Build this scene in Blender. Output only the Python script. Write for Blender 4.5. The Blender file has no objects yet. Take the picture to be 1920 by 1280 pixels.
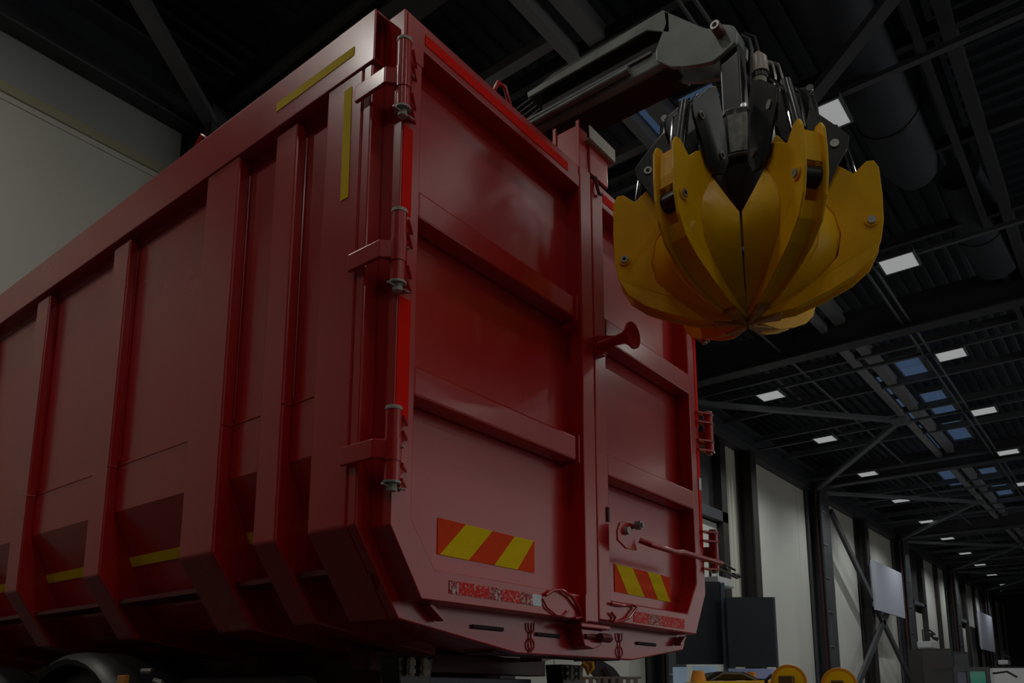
import bpy, math, random
from mathutils import Vector, Matrix
random.seed(7)
Z0 = 0.90                      # camera height above the floor; shapes below are given relative to that height
scene = bpy.context.scene
col = scene.collection

# ------------------------------------------------------------------ camera
cam = bpy.data.objects.new('camera', bpy.data.cameras.new('camera'))
col.objects.link(cam)
cam.data.sensor_width = 36.0
cam.data.lens = 1509.0 / 1920.0 * 36.0
cam.data.shift_x = -(970.0 - 960.0) / 1920.0
cam.data.shift_y = (1023.0 - 640.0) / 1920.0
cam.data.clip_start = 0.05
cam.data.clip_end = 500
vx = Vector((0.61754235, 0.14349532, 0.77333727))      # world axes in camera space (x right, y down, z forward)
vy = Vector((-0.78653763, 0.11266395, 0.60717822))
vz = Vector((0.0, -0.98321713, 0.18243923))
m = Matrix(((vx.x, -vx.y, -vx.z, 0), (vy.x, -vy.y, -vy.z, 0), (vz.x, -vz.y, -vz.z, Z0), (0, 0, 0, 1)))
cam.matrix_world = m
scene.camera = cam

# ------------------------------------------------------------------ colour management, world, lights
scene.view_settings.view_transform = 'Standard'
scene.view_settings.look = 'None'
scene.view_settings.gamma = 1.0
scene.view_settings.use_curve_mapping = False
scene.view_settings.exposure = -1.55
scene.cycles.use_denoising = True
scene.cycles.max_bounces = 6
scene.cycles.sample_clamp_indirect = 3.0
w = bpy.data.worlds.new('world'); scene.world = w
w.use_nodes = True
w.node_tree.nodes['Background'].inputs['Color'].default_value = (0.80, 0.88, 1.0, 1)
w.node_tree.nodes['Background'].inputs['Strength'].default_value = 0.30

LAMP_W = 95.0
SPOT_W = 620.0

# ------------------------------------------------------------------ materials
def mat(name, rgb, rough=0.5, metal=0.0, coat=0.0, coat_r=0.1, spec=0.5, emit=0.0, noise=0.0, nscale=6.0, bump=0.0, bscale=60.0, erg=None):
    M = bpy.data.materials.new(name); M.use_nodes = True
    nt = M.node_tree; b = nt.nodes['Principled BSDF']
    b.inputs['Base Color'].default_value = (*rgb, 1)
    b.inputs['Roughness'].default_value = rough
    b.inputs['Metallic'].default_value = metal
    b.inputs['Coat Weight'].default_value = coat
    b.inputs['Coat Roughness'].default_value = coat_r
    b.inputs['Specular IOR Level'].default_value = spec
    if emit:
        b.inputs['Emission Color'].default_value = (*(erg or rgb), 1)
        b.inputs['Emission Strength'].default_value = emit
    if noise or bump:
        tc = nt.nodes.new('ShaderNodeTexCoord')
    if noise:
        n = nt.nodes.new('ShaderNodeTexNoise'); n.inputs['Scale'].default_value = nscale; n.inputs['Detail'].default_value = 5
        nt.links.new(tc.outputs['Object'], n.inputs['Vector'])
        r = nt.nodes.new('ShaderNodeMapRange')
        r.inputs[1].default_value = 0.3; r.inputs[2].default_value = 0.7
        r.inputs[3].default_value = 1 - noise; r.inputs[4].default_value = 1 + noise * 0.4
        nt.links.new(n.outputs['Fac'], r.inputs[0])
        mx = nt.nodes.new('ShaderNodeMix'); mx.data_type = 'RGBA'; mx.blend_type = 'MULTIPLY'; mx.inputs[0].default_value = 1.0
        mx.inputs[6].default_value = (*rgb, 1)
        nt.links.new(r.outputs[0], mx.inputs[7])
        nt.links.new(mx.outputs[2], b.inputs['Base Color'])
        r2 = nt.nodes.new('ShaderNodeMapRange'); r2.inputs[1].default_value = 0.25; r2.inputs[2].default_value = 0.75
        r2.inputs[3].default_value = max(0.02, rough * 0.85); r2.inputs[4].default_value = min(1, rough * 1.2)
        nt.links.new(n.outputs['Fac'], r2.inputs[0]); nt.links.new(r2.outputs[0], b.inputs['Roughness'])
    if bump:
        n2 = nt.nodes.new('ShaderNodeTexNoise'); n2.inputs['Scale'].default_value = bscale; n2.inputs['Detail'].default_value = 3
        nt.links.new(tc.outputs['Object'], n2.inputs['Vector'])
        bp = nt.nodes.new('ShaderNodeBump'); bp.inputs['Strength'].default_value = bump; bp.inputs['Distance'].default_value = 0.004
        nt.links.new(n2.outputs['Fac'], bp.inputs['Height']); nt.links.new(bp.outputs['Normal'], b.inputs['Normal'])
    return M

def speckle(name, a, bcol, lo, scale=85, rough=0.35):
    """worn reflective tape: patches of tape colour over the paint"""
    M = bpy.data.materials.new(name); M.use_nodes = True
    nt = M.node_tree; b = nt.nodes['Principled BSDF']; b.inputs['Roughness'].default_value = rough; b.inputs['Specular IOR Level'].default_value = 0.12
    tc = nt.nodes.new('ShaderNodeTexCoord')
    n = nt.nodes.new('ShaderNodeTexNoise'); n.inputs['Scale'].default_value = scale; n.inputs['Detail'].default_value = 4; n.inputs['Roughness'].default_value = 0.8
    nt.links.new(tc.outputs['Object'], n.inputs['Vector'])
    cr = nt.nodes.new('ShaderNodeValToRGB'); cr.color_ramp.interpolation = 'CONSTANT'
    cr.color_ramp.elements[0].position = 0; cr.color_ramp.elements[0].color = (*bcol, 1)
    cr.color_ramp.elements[1].position = lo; cr.color_ramp.elements[1].color = (*a, 1)
    nt.links.new(n.outputs['Fac'], cr.inputs[0]); nt.links.new(cr.outputs[0], b.inputs['Base Color'])
    return M

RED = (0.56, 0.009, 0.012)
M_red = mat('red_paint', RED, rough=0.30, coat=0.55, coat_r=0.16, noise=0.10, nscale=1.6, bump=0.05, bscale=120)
M_red2 = mat('red_paint_shaded', (0.16, 0.004, 0.004), rough=0.42, noise=0.15, nscale=3)  # the red paint again, with the shade under the body in its colour
M_yellow = mat('yellow_paint', (1.0, 0.56, 0.0), rough=0.42, coat=0.06, coat_r=0.2, spec=0.18, noise=0.08, nscale=4, bump=0.05, bscale=90)
M_yellowworn = mat('yellow_paint_worn', (0.62, 0.29, 0.03), rough=0.3, noise=0.55, nscale=22)
M_black = mat('black_paint', (0.012, 0.013, 0.016), rough=0.34, coat=0.2, coat_r=0.12, noise=0.2, nscale=9)
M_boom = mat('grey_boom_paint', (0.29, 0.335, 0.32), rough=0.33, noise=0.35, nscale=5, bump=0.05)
M_boomu = mat('boom_shaded_brown', (0.030, 0.024, 0.020), rough=0.5, noise=0.3, nscale=5)  # shade and the red truck's reflection on the grey boom's underside, as colour
M_rubber = mat('rubber', (0.02, 0.02, 0.021), rough=0.55, bump=0.1)
M_plastic = mat('dark_plastic', (0.026, 0.027, 0.028), rough=0.35)
M_chrome = mat('chrome', (0.62, 0.64, 0.66), rough=0.12, metal=1.0)
M_zinc = mat('zinc', (0.50, 0.48, 0.44), rough=0.35, metal=0.8, noise=0.3, nscale=80)
M_plate = mat('bare_steel_plate', (0.42, 0.44, 0.40), rough=0.4, metal=0.3, noise=0.4, nscale=30)
M_rust = mat('copper_brown_cap', (0.22, 0.075, 0.045), rough=0.4, noise=0.2, nscale=30)
M_white = mat('white_plastic', (0.62, 0.62, 0.60), rough=0.4)
M_dirtwhite = mat('cream_cap', (0.55, 0.50, 0.42), rough=0.4, noise=0.2, nscale=50)
M_tapeY = mat('yellow_reflective_tape', (0.98, 0.66, 0.0), rough=0.6, spec=0.08)
M_tapeR = mat('red_reflective_tape', (0.98, 0.008, 0.0), rough=0.6, spec=0.08)
M_tapeO = mat('orange_red_reflective', (0.98, 0.075, 0.012), rough=0.6, spec=0.08, noise=0.15, nscale=120)
M_tapeY2 = mat('yellow_reflective', (0.98, 0.72, 0.0), rough=0.6, spec=0.08, noise=0.12, nscale=160)
M_tapeW = mat('white_reflective', (0.75, 0.80, 0.85), rough=0.3)
M_wornR = speckle('worn_red_tape', (0.85, 0.004, 0.002), (0.80, 0.55, 0.52), 0.42)
M_wornM = speckle('worn_pink_tape', (0.80, 0.60, 0.58), (0.42, 0.012, 0.014), 0.52)
M_cream = mat('cream_wall_panel', (0.62, 0.61, 0.54), rough=0.42, noise=0.04, nscale=0.4)
M_creamc = mat('cream_corrugated_panel', (0.60, 0.58, 0.47), rough=0.5)
M_band = mat('grey_wall_band', (0.36, 0.385, 0.385), rough=0.5, noise=0.05, nscale=0.5)
M_sill = mat('wall_rail_olive', (0.40, 0.37, 0.25), rough=0.6)
M_steel = mat('dark_painted_steel', (0.058, 0.058, 0.064), rough=0.5, noise=0.2, nscale=1.0)
M_steelb = mat('brown_black_steel', (0.030, 0.024, 0.022), rough=0.5, noise=0.2, nscale=1.0)
M_steell = mat('grey_steel', (0.135, 0.14, 0.155), rough=0.45, metal=0.2)
M_deck = mat('dark_roof_deck', (0.042, 0.050, 0.062), rough=0.6)
M_duct = mat('dark_fabric_duct', (0.050, 0.056, 0.072), rough=0.7, noise=0.2, nscale=0.8)
M_floor = mat('dark_grey_floor', (0.06, 0.058, 0.055), rough=0.35, noise=0.2, nscale=0.6)
M_lamp = mat('lamp_diffuser', (0.8, 0.8, 0.8), emit=0.72, erg=(0.98, 1.0, 1.0))
M_lamph = mat('lamp_housing', (0.25, 0.26, 0.27), rough=0.4, metal=0.5)
M_sky = mat('skylight_pane', (0.10, 0.20, 0.40), rough=0.2, emit=0.22, erg=(0.30, 0.52, 0.95))
M_dark = mat('navy_black_board', (0.018, 0.024, 0.034), rough=0.4)
M_lav = mat('pale_lavender_board', (0.42, 0.43, 0.49), rough=0.5)
M_post = mat('blue_grey_post', (0.10, 0.13, 0.18), rough=0.35, metal=0.4)
M_glow = mat('lit_blue_window', (0.3, 0.4, 0.5), emit=0.40, erg=(0.55, 0.75, 0.95))
M_glow2 = mat('lit_lilac_strip', (0.3, 0.33, 0.5), emit=0.22, erg=(0.50, 0.58, 0.95))
M_orange = mat('orange_paint', (0.85, 0.33, 0.01), rough=0.4, noise=0.1, nscale=3)
M_brown = mat('brown_hub', (0.14, 0.07, 0.02), rough=0.5)
M_amber = mat('amber_marker', (0.55, 0.20, 0.02), rough=0.2, emit=0.05)
M_green = mat('green_glass', (0.03, 0.30, 0.20), rough=0.1, emit=0.10, erg=(0.10, 0.70, 0.48))
M_gdark = mat('gate_dark_curtain', (0.045, 0.042, 0.045), rough=0.6)
M_pipe = mat('dark_red_pipe', (0.09, 0.028, 0.022), rough=0.4)
M_slot = mat('slot_dark', (0.02, 0.002, 0.002), rough=0.7)
M_beamlit = mat('bounce_lit_beam', (0.30, 0.30, 0.31), rough=0.5)  # lighter steel copy; bounce light on the near beams put into the colour
M_blue = mat('blue_grey_panel', (0.12, 0.14, 0.20), rough=0.4)

# ------------------------------------------------------------------ mesh helpers
class MB:
    def __init__(s): s.v = []; s.f = []
    def add(s, vs, fs):
        o = len(s.v); s.v += [tuple(v) for v in vs]; s.f += [tuple(i + o for i in f) for f in fs]; return s
    def box(s, x0, x1, y0, y1, z0, z1):
        return s.add([(x0,y0,z0),(x1,y0,z0),(x1,y1,z0),(x0,y1,z0),(x0,y0,z1),(x1,y0,z1),(x1,y1,z1),(x0,y1,z1)],
                     [(0,3,2,1),(4,5,6,7),(0,1,5,4),(1,2,6,5),(2,3,7,6),(3,0,4,7)])
    def prism(s, poly, a0, a1, f):
        """poly: 2D points, f(p, a) -> 3D"""
        n = len(poly)
        vs = [f(p, a0) for p in poly] + [f(p, a1) for p in poly]
        fs = [tuple(range(n))[::-1], tuple(range(n, 2*n))] + [(i, (i+1) % n, n + (i+1) % n, n + i) for i in range(n)]
        return s.add(vs, fs)
    def xz(s, poly, y0, y1): return s.prism(poly, y0, y1, lambda p, a: (p[0], a, p[1]))
    def yz(s, poly, x0, x1): return s.prism(poly, x0, x1, lambda p, a: (a, p[0], p[1]))
    def xy(s, poly, z0, z1): return s.prism(poly, z0, z1, lambda p, a: (p[0], p[1], a))
    def tube(s, pts, r, n=10, cap=True):
        pts = [Vector(p) for p in pts]; rs = r if isinstance(r, (list, tuple)) else [r]*len(pts)
        o = len(s.v); prev = None
        for i, p in enumerate(pts):
            d = (pts[min(i+1, len(pts)-1)] - pts[max(i-1, 0)])
            d = d.normalized() if d.length > 0 else (prev or Vector((0,0,1)))
            if i == 0:
                up = Vector((0,0,1)) if abs(d.z) < 0.9 else Vector((1,0,0)); a = d.cross(up).normalized()
            else:
                a = (a - d*a.dot(d)).normalized()
            b = d.cross(a); prev = d
            for k in range(n):
                t = 2*math.pi*k/n; s.v.append(tuple(p + (a*math.cos(t) + b*math.sin(t))*rs[i]))
        for i in range(len(pts)-1):
            for k in range(n):
                k2 = (k+1) % n; s.f.append((o+i*n+k, o+i*n+k2, o+(i+1)*n+k2, o+(i+1)*n+k))
        if cap:
            s.f.append(tuple(o+k for k in range(n))[::-1]); e = o+(len(pts)-1)*n; s.f.append(tuple(e+k for k in range(n)))
        return s
    def beam(s, p0, p1, w, h):
        """rectangular bar from p0 to p1, w across, h in height"""
        p0, p1 = Vector(p0), Vector(p1); d = (p1-p0).normalized()
        up = Vector((0,0,1)) if abs(d.z) < 0.95 else Vector((0,1,0))
        a = d.cross(up).normalized()*w/2; b = a.normalized().cross(d)*h/2
        vs = [p+q for p in (p0, p1) for q in (-a-b, a-b, a+b, -a+b)]
        return s.add(vs, [(0,1,2,3),(7,6,5,4),(0,4,5,1),(1,5,6,2),(2,6,7,3),(3,7,4,0)])
    def hbeam(s, p0, p1, w, h, t=0.03):
        """I section running from p0 to p1"""
        p0, p1 = Vector(p0), Vector(p1)
        up = Vector((0,0,h/2 - t/2))
        s.beam(p0+up, p1+up, w, t); s.beam(p0-up, p1-up, w, t); s.beam(p0, p1, t, h-2*t); return s

def link(o, parent=None):
    col.objects.link(o)
    if parent: o.parent = parent
    return o
def wloc(o):
    v = Vector((0,0,0))
    while o: v = v + o.location; o = o.parent
    return v
def part(name, mb, material, parent=None, bevel=0.0, smooth=False, seg=2, loc=None):
    """mesh object from camera-height-relative world coordinates"""
    me = bpy.data.meshes.new(name)
    off = wloc(parent) if parent else Vector((0,0,0))
    l = Vector((0,0,0))
    if parent is None:
        xs = [v[0] for v in mb.v]; ys = [v[1] for v in mb.v]; zs = [v[2] for v in mb.v]
        l = Vector(((min(xs)+max(xs))/2, (min(ys)+max(ys))/2, min(zs)+Z0))
    me.from_pydata([(v[0]-off.x-l.x, v[1]-off.y-l.y, v[2]+Z0-off.z-l.z) for v in mb.v], [], mb.f)
    me.materials.append(material)
    import bmesh
    bm = bmesh.new(); bm.from_mesh(me); bmesh.ops.recalc_face_normals(bm, faces=bm.faces); bm.to_mesh(me); bm.free()
    if smooth:
        me.polygons.foreach_set('use_smooth', [True]*len(me.polygons))
        me.set_sharp_from_angle(angle=math.radians(35))
    o = bpy.data.objects.new(name, me); o.location = l
    link(o, parent)
    if bevel:
        b = o.modifiers.new('bevel', 'BEVEL'); b.width = bevel; b.segments = seg; b.limit_method = 'ANGLE'; b.angle_limit = math.radians(25)
        b.harden_normals = False
    return o
def empty(name, x, y, z, label=None, cat=None, group=None, kind=None):
    o = bpy.data.objects.new(name, None); o.location = (x, y, z+Z0); o.empty_display_size = 0.1
    link(o); return tag(o, label, cat, group, kind)
def tag(o, label=None, cat=None, group=None, kind=None):
    if label: o['label'] = label
    if cat: o['category'] = cat
    if group: o['group'] = group
    if kind: o['kind'] = kind
    return o
def copytree(o, parent=None, loc=None):
    c = o.copy(); link(c, parent)
    if loc is not None: c.location = loc
    for ch in list(o.children): copytree(ch, c)
    return c
FL = -Z0     # floor level in relative coordinates

# ================================================================== STRUCTURE
# floor
tag(part('floor', MB().box(-14, 110, -16.5, 12.9, FL-0.1, FL), M_floor), kind='structure', label='grey concrete hall floor')
# wall behind the truck (long side wall), bays of 16.05 m between big columns
wall = empty('wall_left', 40, 12.5, FL, kind='structure', label='long hall side wall of cream panels between dark steel columns')
WY = 12.5; WT = 9.75
COLS = [-9.7, 6.4, 22.4, 38.4, 54.6, 70.8, 87.0]
def panel_seg(x0, x1, z0=FL, z1=WT, m_=M_cream, y=WY, n=1):
    w_ = (x1-x0)/n
    for i in range(n):
        part('wall_panel', MB().box(x0+i*w_+0.02, x0+(i+1)*w_-0.02, y, y+0.2, z0, z1), m_, wall, bevel=0.012, seg=1)
# first bays (behind the truck): cream below, grey band above, olive rail in between
for i, x0 in enumerate((-9.0, -3.9, 1.2)):
    panel_seg(x0, x0+5.1 if i < 2 else 6.35, FL, 8.70)
    part('wall_band', MB().box(x0+0.0, x0+5.1 if i < 2 else 6.3, WY-0.01, WY+0.2, 8.95, WT), M_band, wall)
part('wall_rail', MB().box(-9.0, 6.35, WY-0.06, WY+0.1, 8.78, 8.96), M_sill, wall, bevel=0.02)
part('wall_rail', MB().box(-9.0, 6.35, WY-0.02, WY+0.1, 8.68, 8.78), M_cream, wall)
panel_seg(7.7, 22.4, n=6)
# bay with the door gate: pale low part, dark curtain above, corrugated strip
panel_seg(23.6, 26.9, FL, 6.4)
part('gate_curtain', MB().box(23.6, 28.2, WY+0.1, WY+0.2, 6.9, WT), M_gdark, wall)
panel_seg(26.9, 28.2, FL, 6.4)
part('gate_beam', MB().box(23.6, 28.7, WY-0.25, WY+0.1, 6.45, 6.85), M_steel, wall)
part('gate_post', MB().box(28.2, 28.7, WY-0.25, WY+0.1, FL, WT), M_steelb, wall)
cm = MB()
for i in range(5):
    x = 28.75 + i*0.3
    cm.xy([(x, WY+0.05), (x+0.05, WY-0.02), (x+0.2, WY-0.02), (x+0.25, WY+0.05), (x+0.3, WY+0.05), (x+0.3, WY+0.12), (x, WY+0.12)], FL, WT)
part('corrugated_panel', cm, M_creamc, wall)
panel_seg(31.3, 32.4); panel_seg(32.4, 37.3); panel_seg(37.3, 38.4)
panel_seg(39.7, 43.2); panel_seg(43.2, 46.5)
panel_seg(47.8, 51.0); panel_seg(51.0, 54.6)
def gatebay(x0):
    panel_seg(x0+1.2, x0+3.8)
    part('gate_curtain', MB().box(x0+4.4, x0+7.4, WY+0.1, WY+0.2, 6.3, WT), M_gdark, wall)
    part('gate_beam', MB().box(x0+3.8, x0+8.0, WY-0.2, WY+0.1, 6.1, 6.3), M_steell, wall)
    panel_seg(x0+4.4, x0+7.4, FL, 5.6)
    part('gate_post', MB().box(x0+3.8, x0+4.4, WY-0.2, WY+0.1, FL, WT), M_steelb, wall)
    part('gate_post', MB().box(x0+7.4, x0+8.2, WY-0.2, WY+0.1, FL, WT), M_steelb, wall)
    panel_seg(x0+8.2, x0+12.3)
    part('gate_post', MB().box(x0+12.3, x0+13.0, WY-0.2, WY+0.1, FL, WT), M_steelb, wall)
    panel_seg(x0+13.0, x0+16.1)
gatebay(54.6); gatebay(70.8); gatebay(87.0)
# columns: H section with two flanges and a web
for x in COLS:
    c = MB()
    c.box(x, x+1.2, WY-0.80, WY-0.70, FL, WT+0.3); c.box(x, x+1.2, WY-0.15, WY-0.02, FL, WT+0.3); c.box(x+0.5, x+0.62, WY-0.70, WY-0.15, FL, WT+0.3)
    o = part('column', c, M_steel, wall, bevel=0.01, seg=1)
    p = MB(); p.tube([(x+0.25, WY-0.5, FL), (x+0.25, WY-0.5, 9.2), (x+0.1, WY-0.55, 9.5), (x+0.1, WY-0.55, 10.2)], 0.07, 8)
    part('pipe', p, M_pipe, o)
    cl = MB()
    for z in (0.6, 2.2, 3.8, 5.4, 7.0, 8.6): cl.box(x-0.02, x+0.5, WY-0.84, WY-0.80, z, z+0.05)
    part('pipe_clamp', cl, M_zinc, o)
for x in (-1.6, 14.5, 30.3, 46.6, 62.9):
    if x < 60:
        c = MB(); c.box(x, x+0.55, WY-0.62, WY-0.55, FL, WT); c.box(x, x+0.55, WY-0.1, WY-0.02, FL, WT); c.box(x+0.22, x+0.3, WY-0.55, WY-0.1, FL, WT)
        if x > 0: part('post', c, M_steelb, wall)
# eaves beam
part('eaves_beam', MB().box(-12, 103, WY-0.35, WY+0.2, WT+0.0, WT+0.42), M_steel, wall, bevel=0.03)
part('eaves_beam', MB().box(-12, 103, WY-0.15, WY+0.2, WT+0.42, WT+0.95), M_deck, wall)
part('eaves_flange', MB().box(-12, 103, WY-0.55, WY-0.15, WT+0.93, WT+0.97), M_steell, wall)
# X brace in the second free bay
xb = empty('wall_brace', 46.6, WY-0.6, FL, kind='structure', label='dark diagonal cross brace on the wall bay with the hanging board')
for a, b in (((40.0, 8.9), (56.5, -0.9)), ((40.0, -0.9), (52.5, 6.6))):
    part('brace_bar', MB().beam((a[0], WY-0.75, a[1]), (b[0], WY-0.75, b[1]), 0.16, 0.36), M_steel, xb)
# other walls that close the hall out of view
part('wall_backing', MB().box(-14, 104, WY+0.22, WY+0.3, FL, 11.9), M_steelb, wall)  # added behind the panels to stop world light showing through their gaps
panels = empty('wall_right', 45, -16, FL, kind='structure', label='opposite long wall of pale panels')
for i in range(20):
    part('wall_panel', MB().box(-14+i*6.2, -14+i*6.2+6.1, -16.2, -16, FL, 8.9), M_cream, panels)
part('eaves_beam', MB().box(-14, 110, -16.1, -15.7, 8.9, 10.2), M_steelb, panels)
M_addglow = mat('added_glow_panel', (0.8, 0.8, 0.8), emit=1.75, erg=(0.97, 0.97, 0.95))  # unseen glowing panels, added for the pale sheen on the rear doors
for i, x0 in enumerate((7.0, 13.2, 19.4, 25.6, 31.8, 38.0, 44.2, 50.4)):  # the window objects here are added emitters
    wn = empty('window_%d' % (30+i), x0+2.9, -15.9, 4.0, kind='structure', label='unseen tall glowing panel added on the opposite wall')
    for k in range(2):
        for j in range(3):
            part('pane', MB().box(x0+0.15+k*2.85, x0+2.9+k*2.85, -15.95, -15.93, 0.8+j*2.6, 3.3+j*2.6), M_addglow, wn)
wn = empty('window_40', 12.5, -7.0, 10.9, kind='structure', label='unseen glowing panel added under the roof')  # added for the bright reflection on the upper doors
for k in range(3):
    part('pane', MB().box(10.6+k*1.5, 12.0+k*1.5, -9.2, -5.4, 10.98, 11.0), M_addglow, wn)
bw = empty('wall_back', 104, -2, FL, kind='structure', label='far end wall of the hall')
for i in range(7):
    part('wall_panel', MB().box(103.5, 103.7, -16+i*4.1, -16+i*4.1+4.0, FL, 11.9), M_steelb, bw)
fw = empty('wall_front', -14, -2, FL, kind='structure', label='near end wall of the hall')
for i in range(7):
    part('wall_panel', MB().box(-14.2, -14.0, -16+i*4.1, -16+i*4.1+4.0, FL, 11.9), M_steel, fw)

# ceiling
ceil = empty('ceiling', 40, 0, 11.7, kind='structure', label='dark corrugated roof deck with steel beams and braces')
DZ = 11.7
d = MB()
y = 1.8; P = 0.34
vs = []; fs = []
prof = []
while y < 13.2:
    prof += [(y, DZ), (y+0.10, DZ), (y+0.14, DZ+0.09), (y+0.30, DZ+0.09)]; y += P
for (yy, zz) in prof: vs += [(-14, yy, zz), (104, yy, zz)]
for i in range(len(prof)-1): fs.append((2*i, 2*i+1, 2*i+3, 2*i+2))
d.add(vs, fs); part('roof_deck', d, M_deck, ceil)
d = MB(); vs = []; fs = []; prof = []; x = -14
while x < 104:
    prof += [(x, DZ), (x+0.11, DZ), (x+0.15, DZ+0.09), (x+0.32, DZ+0.09)]; x += 0.36
for (xx, zz) in prof: vs += [(xx, -16.2, zz), (xx, 1.8, zz)]
for i in range(len(prof)-1): fs.append((2*i, 2*i+2, 2*i+3, 2*i+1))
d.add(vs, fs); part('roof_deck', d, M_deck, ceil)
part('roof_skin', MB().box(-14, 104, -16.2, 13.2, DZ+0.2, DZ+0.25), M_deck, ceil)
# girders across the hall above the columns
for x in COLS:
    part('girder', MB().hbeam((x+0.6, -16, 10.35), (x+0.6, 12.4, 10.35), 0.5, 0.95, 0.06), M_steel, ceil)
# purlins
xs = []
x = 0.5
while x < 100:
    xs.append(x); x += 3.16
for x in xs:
    if min(abs(x-(c+0.6)) for c in COLS) < 0.8: continue
    part('purlin', MB().box(x-0.07, x+0.07, -16, 12.4, 10.55, 10.80), M_steell if x > 24 else M_steel, ceil)
LX = [-5.9+6.3*k for k in range(17)]
for x in LX:
    part('lamp_beam', MB().box(x-0.06, x+0.06, -15.8, 12.3, 10.11, 10.20), M_steell, ceil)
# beams along the hall
for (y, w_, z_) in ((6.55, 0.18, 10.45), (6.1, 0.30, 10.60), (1.47, 0.20, 10.45), (1.9, 0.12, 10.45), (9.35, 0.12, 10.9)):
    part('long_beam', MB().box(-12, 103, y-w_/2, y+w_/2, z_, z_+0.3), M_beamlit if y > 5 and y < 8 else M_steel, ceil)
for x0 in (9.4, 12.6):
    part('cross_beam', MB().box(x0, x0+0.2, 6.6, 12.3, 10.62, 10.8), M_beamlit, ceil)
part('tie_rod', MB().tube([(7.9, 7.35, 11.2), (7.9, 12.3, 11.2)], 0.03, 6), M_beamlit, ceil)
# cable tray and thin conduits beside the skylights
for y, z_ in ((4.25, 10.1), (4.45, 10.1), (7.9, 10.25)):
    part('conduit', MB().tube([(-4, y, z_), (100, y, z_)], 0.035, 6), M_steell, ceil)
# wind braces in the roof plane
for i in range(len(COLS)-1):
    xm = (COLS[i]+COLS[i+1])/2 + 0.6
    for xc in (COLS[i]+0.9, COLS[i+1]+0.3):
        part('roof_brace', MB().beam((xc, 12.0, 9.75), (xm, 6.4, 9.95), 0.24, 0.14), M_steell, ceil)
    part('gusset_plate', MB().box(xm-0.5, xm+0.5, 6.1, 6.7, 9.9, 9.94), M_steell, ceil)
part('roof_brace', MB().beam((13.0, 4.05, 9.95), (4.6, -6.2, 9.95), 0.22, 0.14), M_steell, ceil)
# skylight panes (blue daylight)
sk = []
for x0, x1, y0, y1 in ((11.9, 13.2, 6.16, 6.60), (12.25, 12.75, 5.15, 5.85), (27.3, 29.7, 5.0, 5.75), (31.3, 34.3, 5.0, 5.75), (35.4, 38.4, 5.1, 5.8),
                       (28.6, 30.9, 6.45, 6.75), (31.3, 34.6, 6.45, 6.8), (35.0, 40.4, 6.5, 6.85), (44.0, 46.5, 5.1, 5.8), (48.0, 51.0, 5.1, 5.8), (41.5, 47.0, 6.55, 7.5)):
    sk.append((x0, x1, y0, y1))
for i, (x0, x1, y0, y1) in enumerate(sk):
    r_ = empty('window_%d' % (i+1), (x0+x1)/2, (y0+y1)/2, 10.98, kind='structure', label='blue daylight pane set in the roof')
    n = max(1, round((x1-x0)/1.1)); w_ = (x1-x0)/n
    for k in range(n):
        part('pane', MB().box(x0+k*w_+0.03, x0+(k+1)*w_-0.03, y0, y1, 10.98, 11.0), M_sky, r_)
    part('window_frame', MB().box(x0-0.05, x1+0.05, y0-0.06, y0, 10.9, 11.1).box(x0-0.05, x1+0.05, y1, y1+0.06, 10.9, 11.1).box(x0-0.05, x0, y0, y1, 10.9, 11.1).box(x1, x1+0.05, y0, y1, 10.9, 11.1), M_steell, r_)

# ================================================================== LAMPS
def ordinal(n):
    return ['first','second','third','fourth','fifth','sixth','seventh','eighth','ninth','tenth','eleventh','twelfth','thirteenth','fourteenth'][n]
protoL = None
def lamp(x, y, label, light, group):
    global protoL
    if protoL is None:
        o = empty('ceiling_lamp', x, y, 9.96, label, 'lamp', group)
        part('diffuser', MB().box(x-0.36, x+0.36, y-0.36, y+0.36, 9.96, 9.99), M_lamp, o)
        h = MB().box(x-0.40, x+0.40, y-0.40, y-0.36, 9.955, 10.04).box(x-0.40, x+0.40, y+0.36, y+0.40, 9.955, 10.04).box(x-0.40, x-0.36, y-0.36, y+0.36, 9.955, 10.04).box(x+0.36, x+0.40, y-0.36, y+0.36, 9.955, 10.04).box(x-0.40, x+0.40, y-0.40, y+0.40, 9.99, 10.05)
        part('housing', h, M_lamph, o)
        part('bracket', MB().box(x-0.03, x+0.03, y-0.2, y+0.2, 10.05, 10.11), M_steell, o)
        protoL = o
    else:
        o = copytree(protoL, None, Vector((x, y, 9.96+Z0))); tag(o, label, 'lamp', group)
    if light == 'area':
        L = bpy.data.lights.new('lamp_light', 'AREA'); L.shape = 'SQUARE'; L.size = 0.7; L.energy = LAMP_W; L.color = (1.0, 0.96, 0.88)
    else:
        L = bpy.data.lights.new('lamp_light', 'SPOT'); L.spot_size = math.radians(160); L.spot_blend = 1.0; L.shadow_soft_size = 0.0; L.energy = light; L.color = (0.92, 0.97, 1.0)
    lo = bpy.data.objects.new('lamp_light', L); link(lo); lo.location = (x, y, (9.94 if light == 'area' else 9.55)+Z0)
    if light == 'area' and y > 5: L.energy = LAMP_W*(3.4 if x < 0 else 2.2)
    return o
A = [(25.65,9.23),(31.6,9.3),(37.97,9.39),(44.4,9.48),(50.9,9.58),(57.4,9.68),(64.3,9.8),(70.8,9.86),(77.5,10.0),(85.0,10.05)]
for i, (x, y) in enumerate(A):
    lamp(x, y, '%s nearest lamp of the left lit row, the row close to the panelled wall' % ordinal(i), SPOT_W*2.2, 'square lamps of the row by the wall')
Bw = [(13.2,3.52),(19.2,3.68),(25.7,3.75),(31.82,3.8),(38.05,3.84),(44.4,3.9),(50.8,4.0),(57.2,4.05)]
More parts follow.
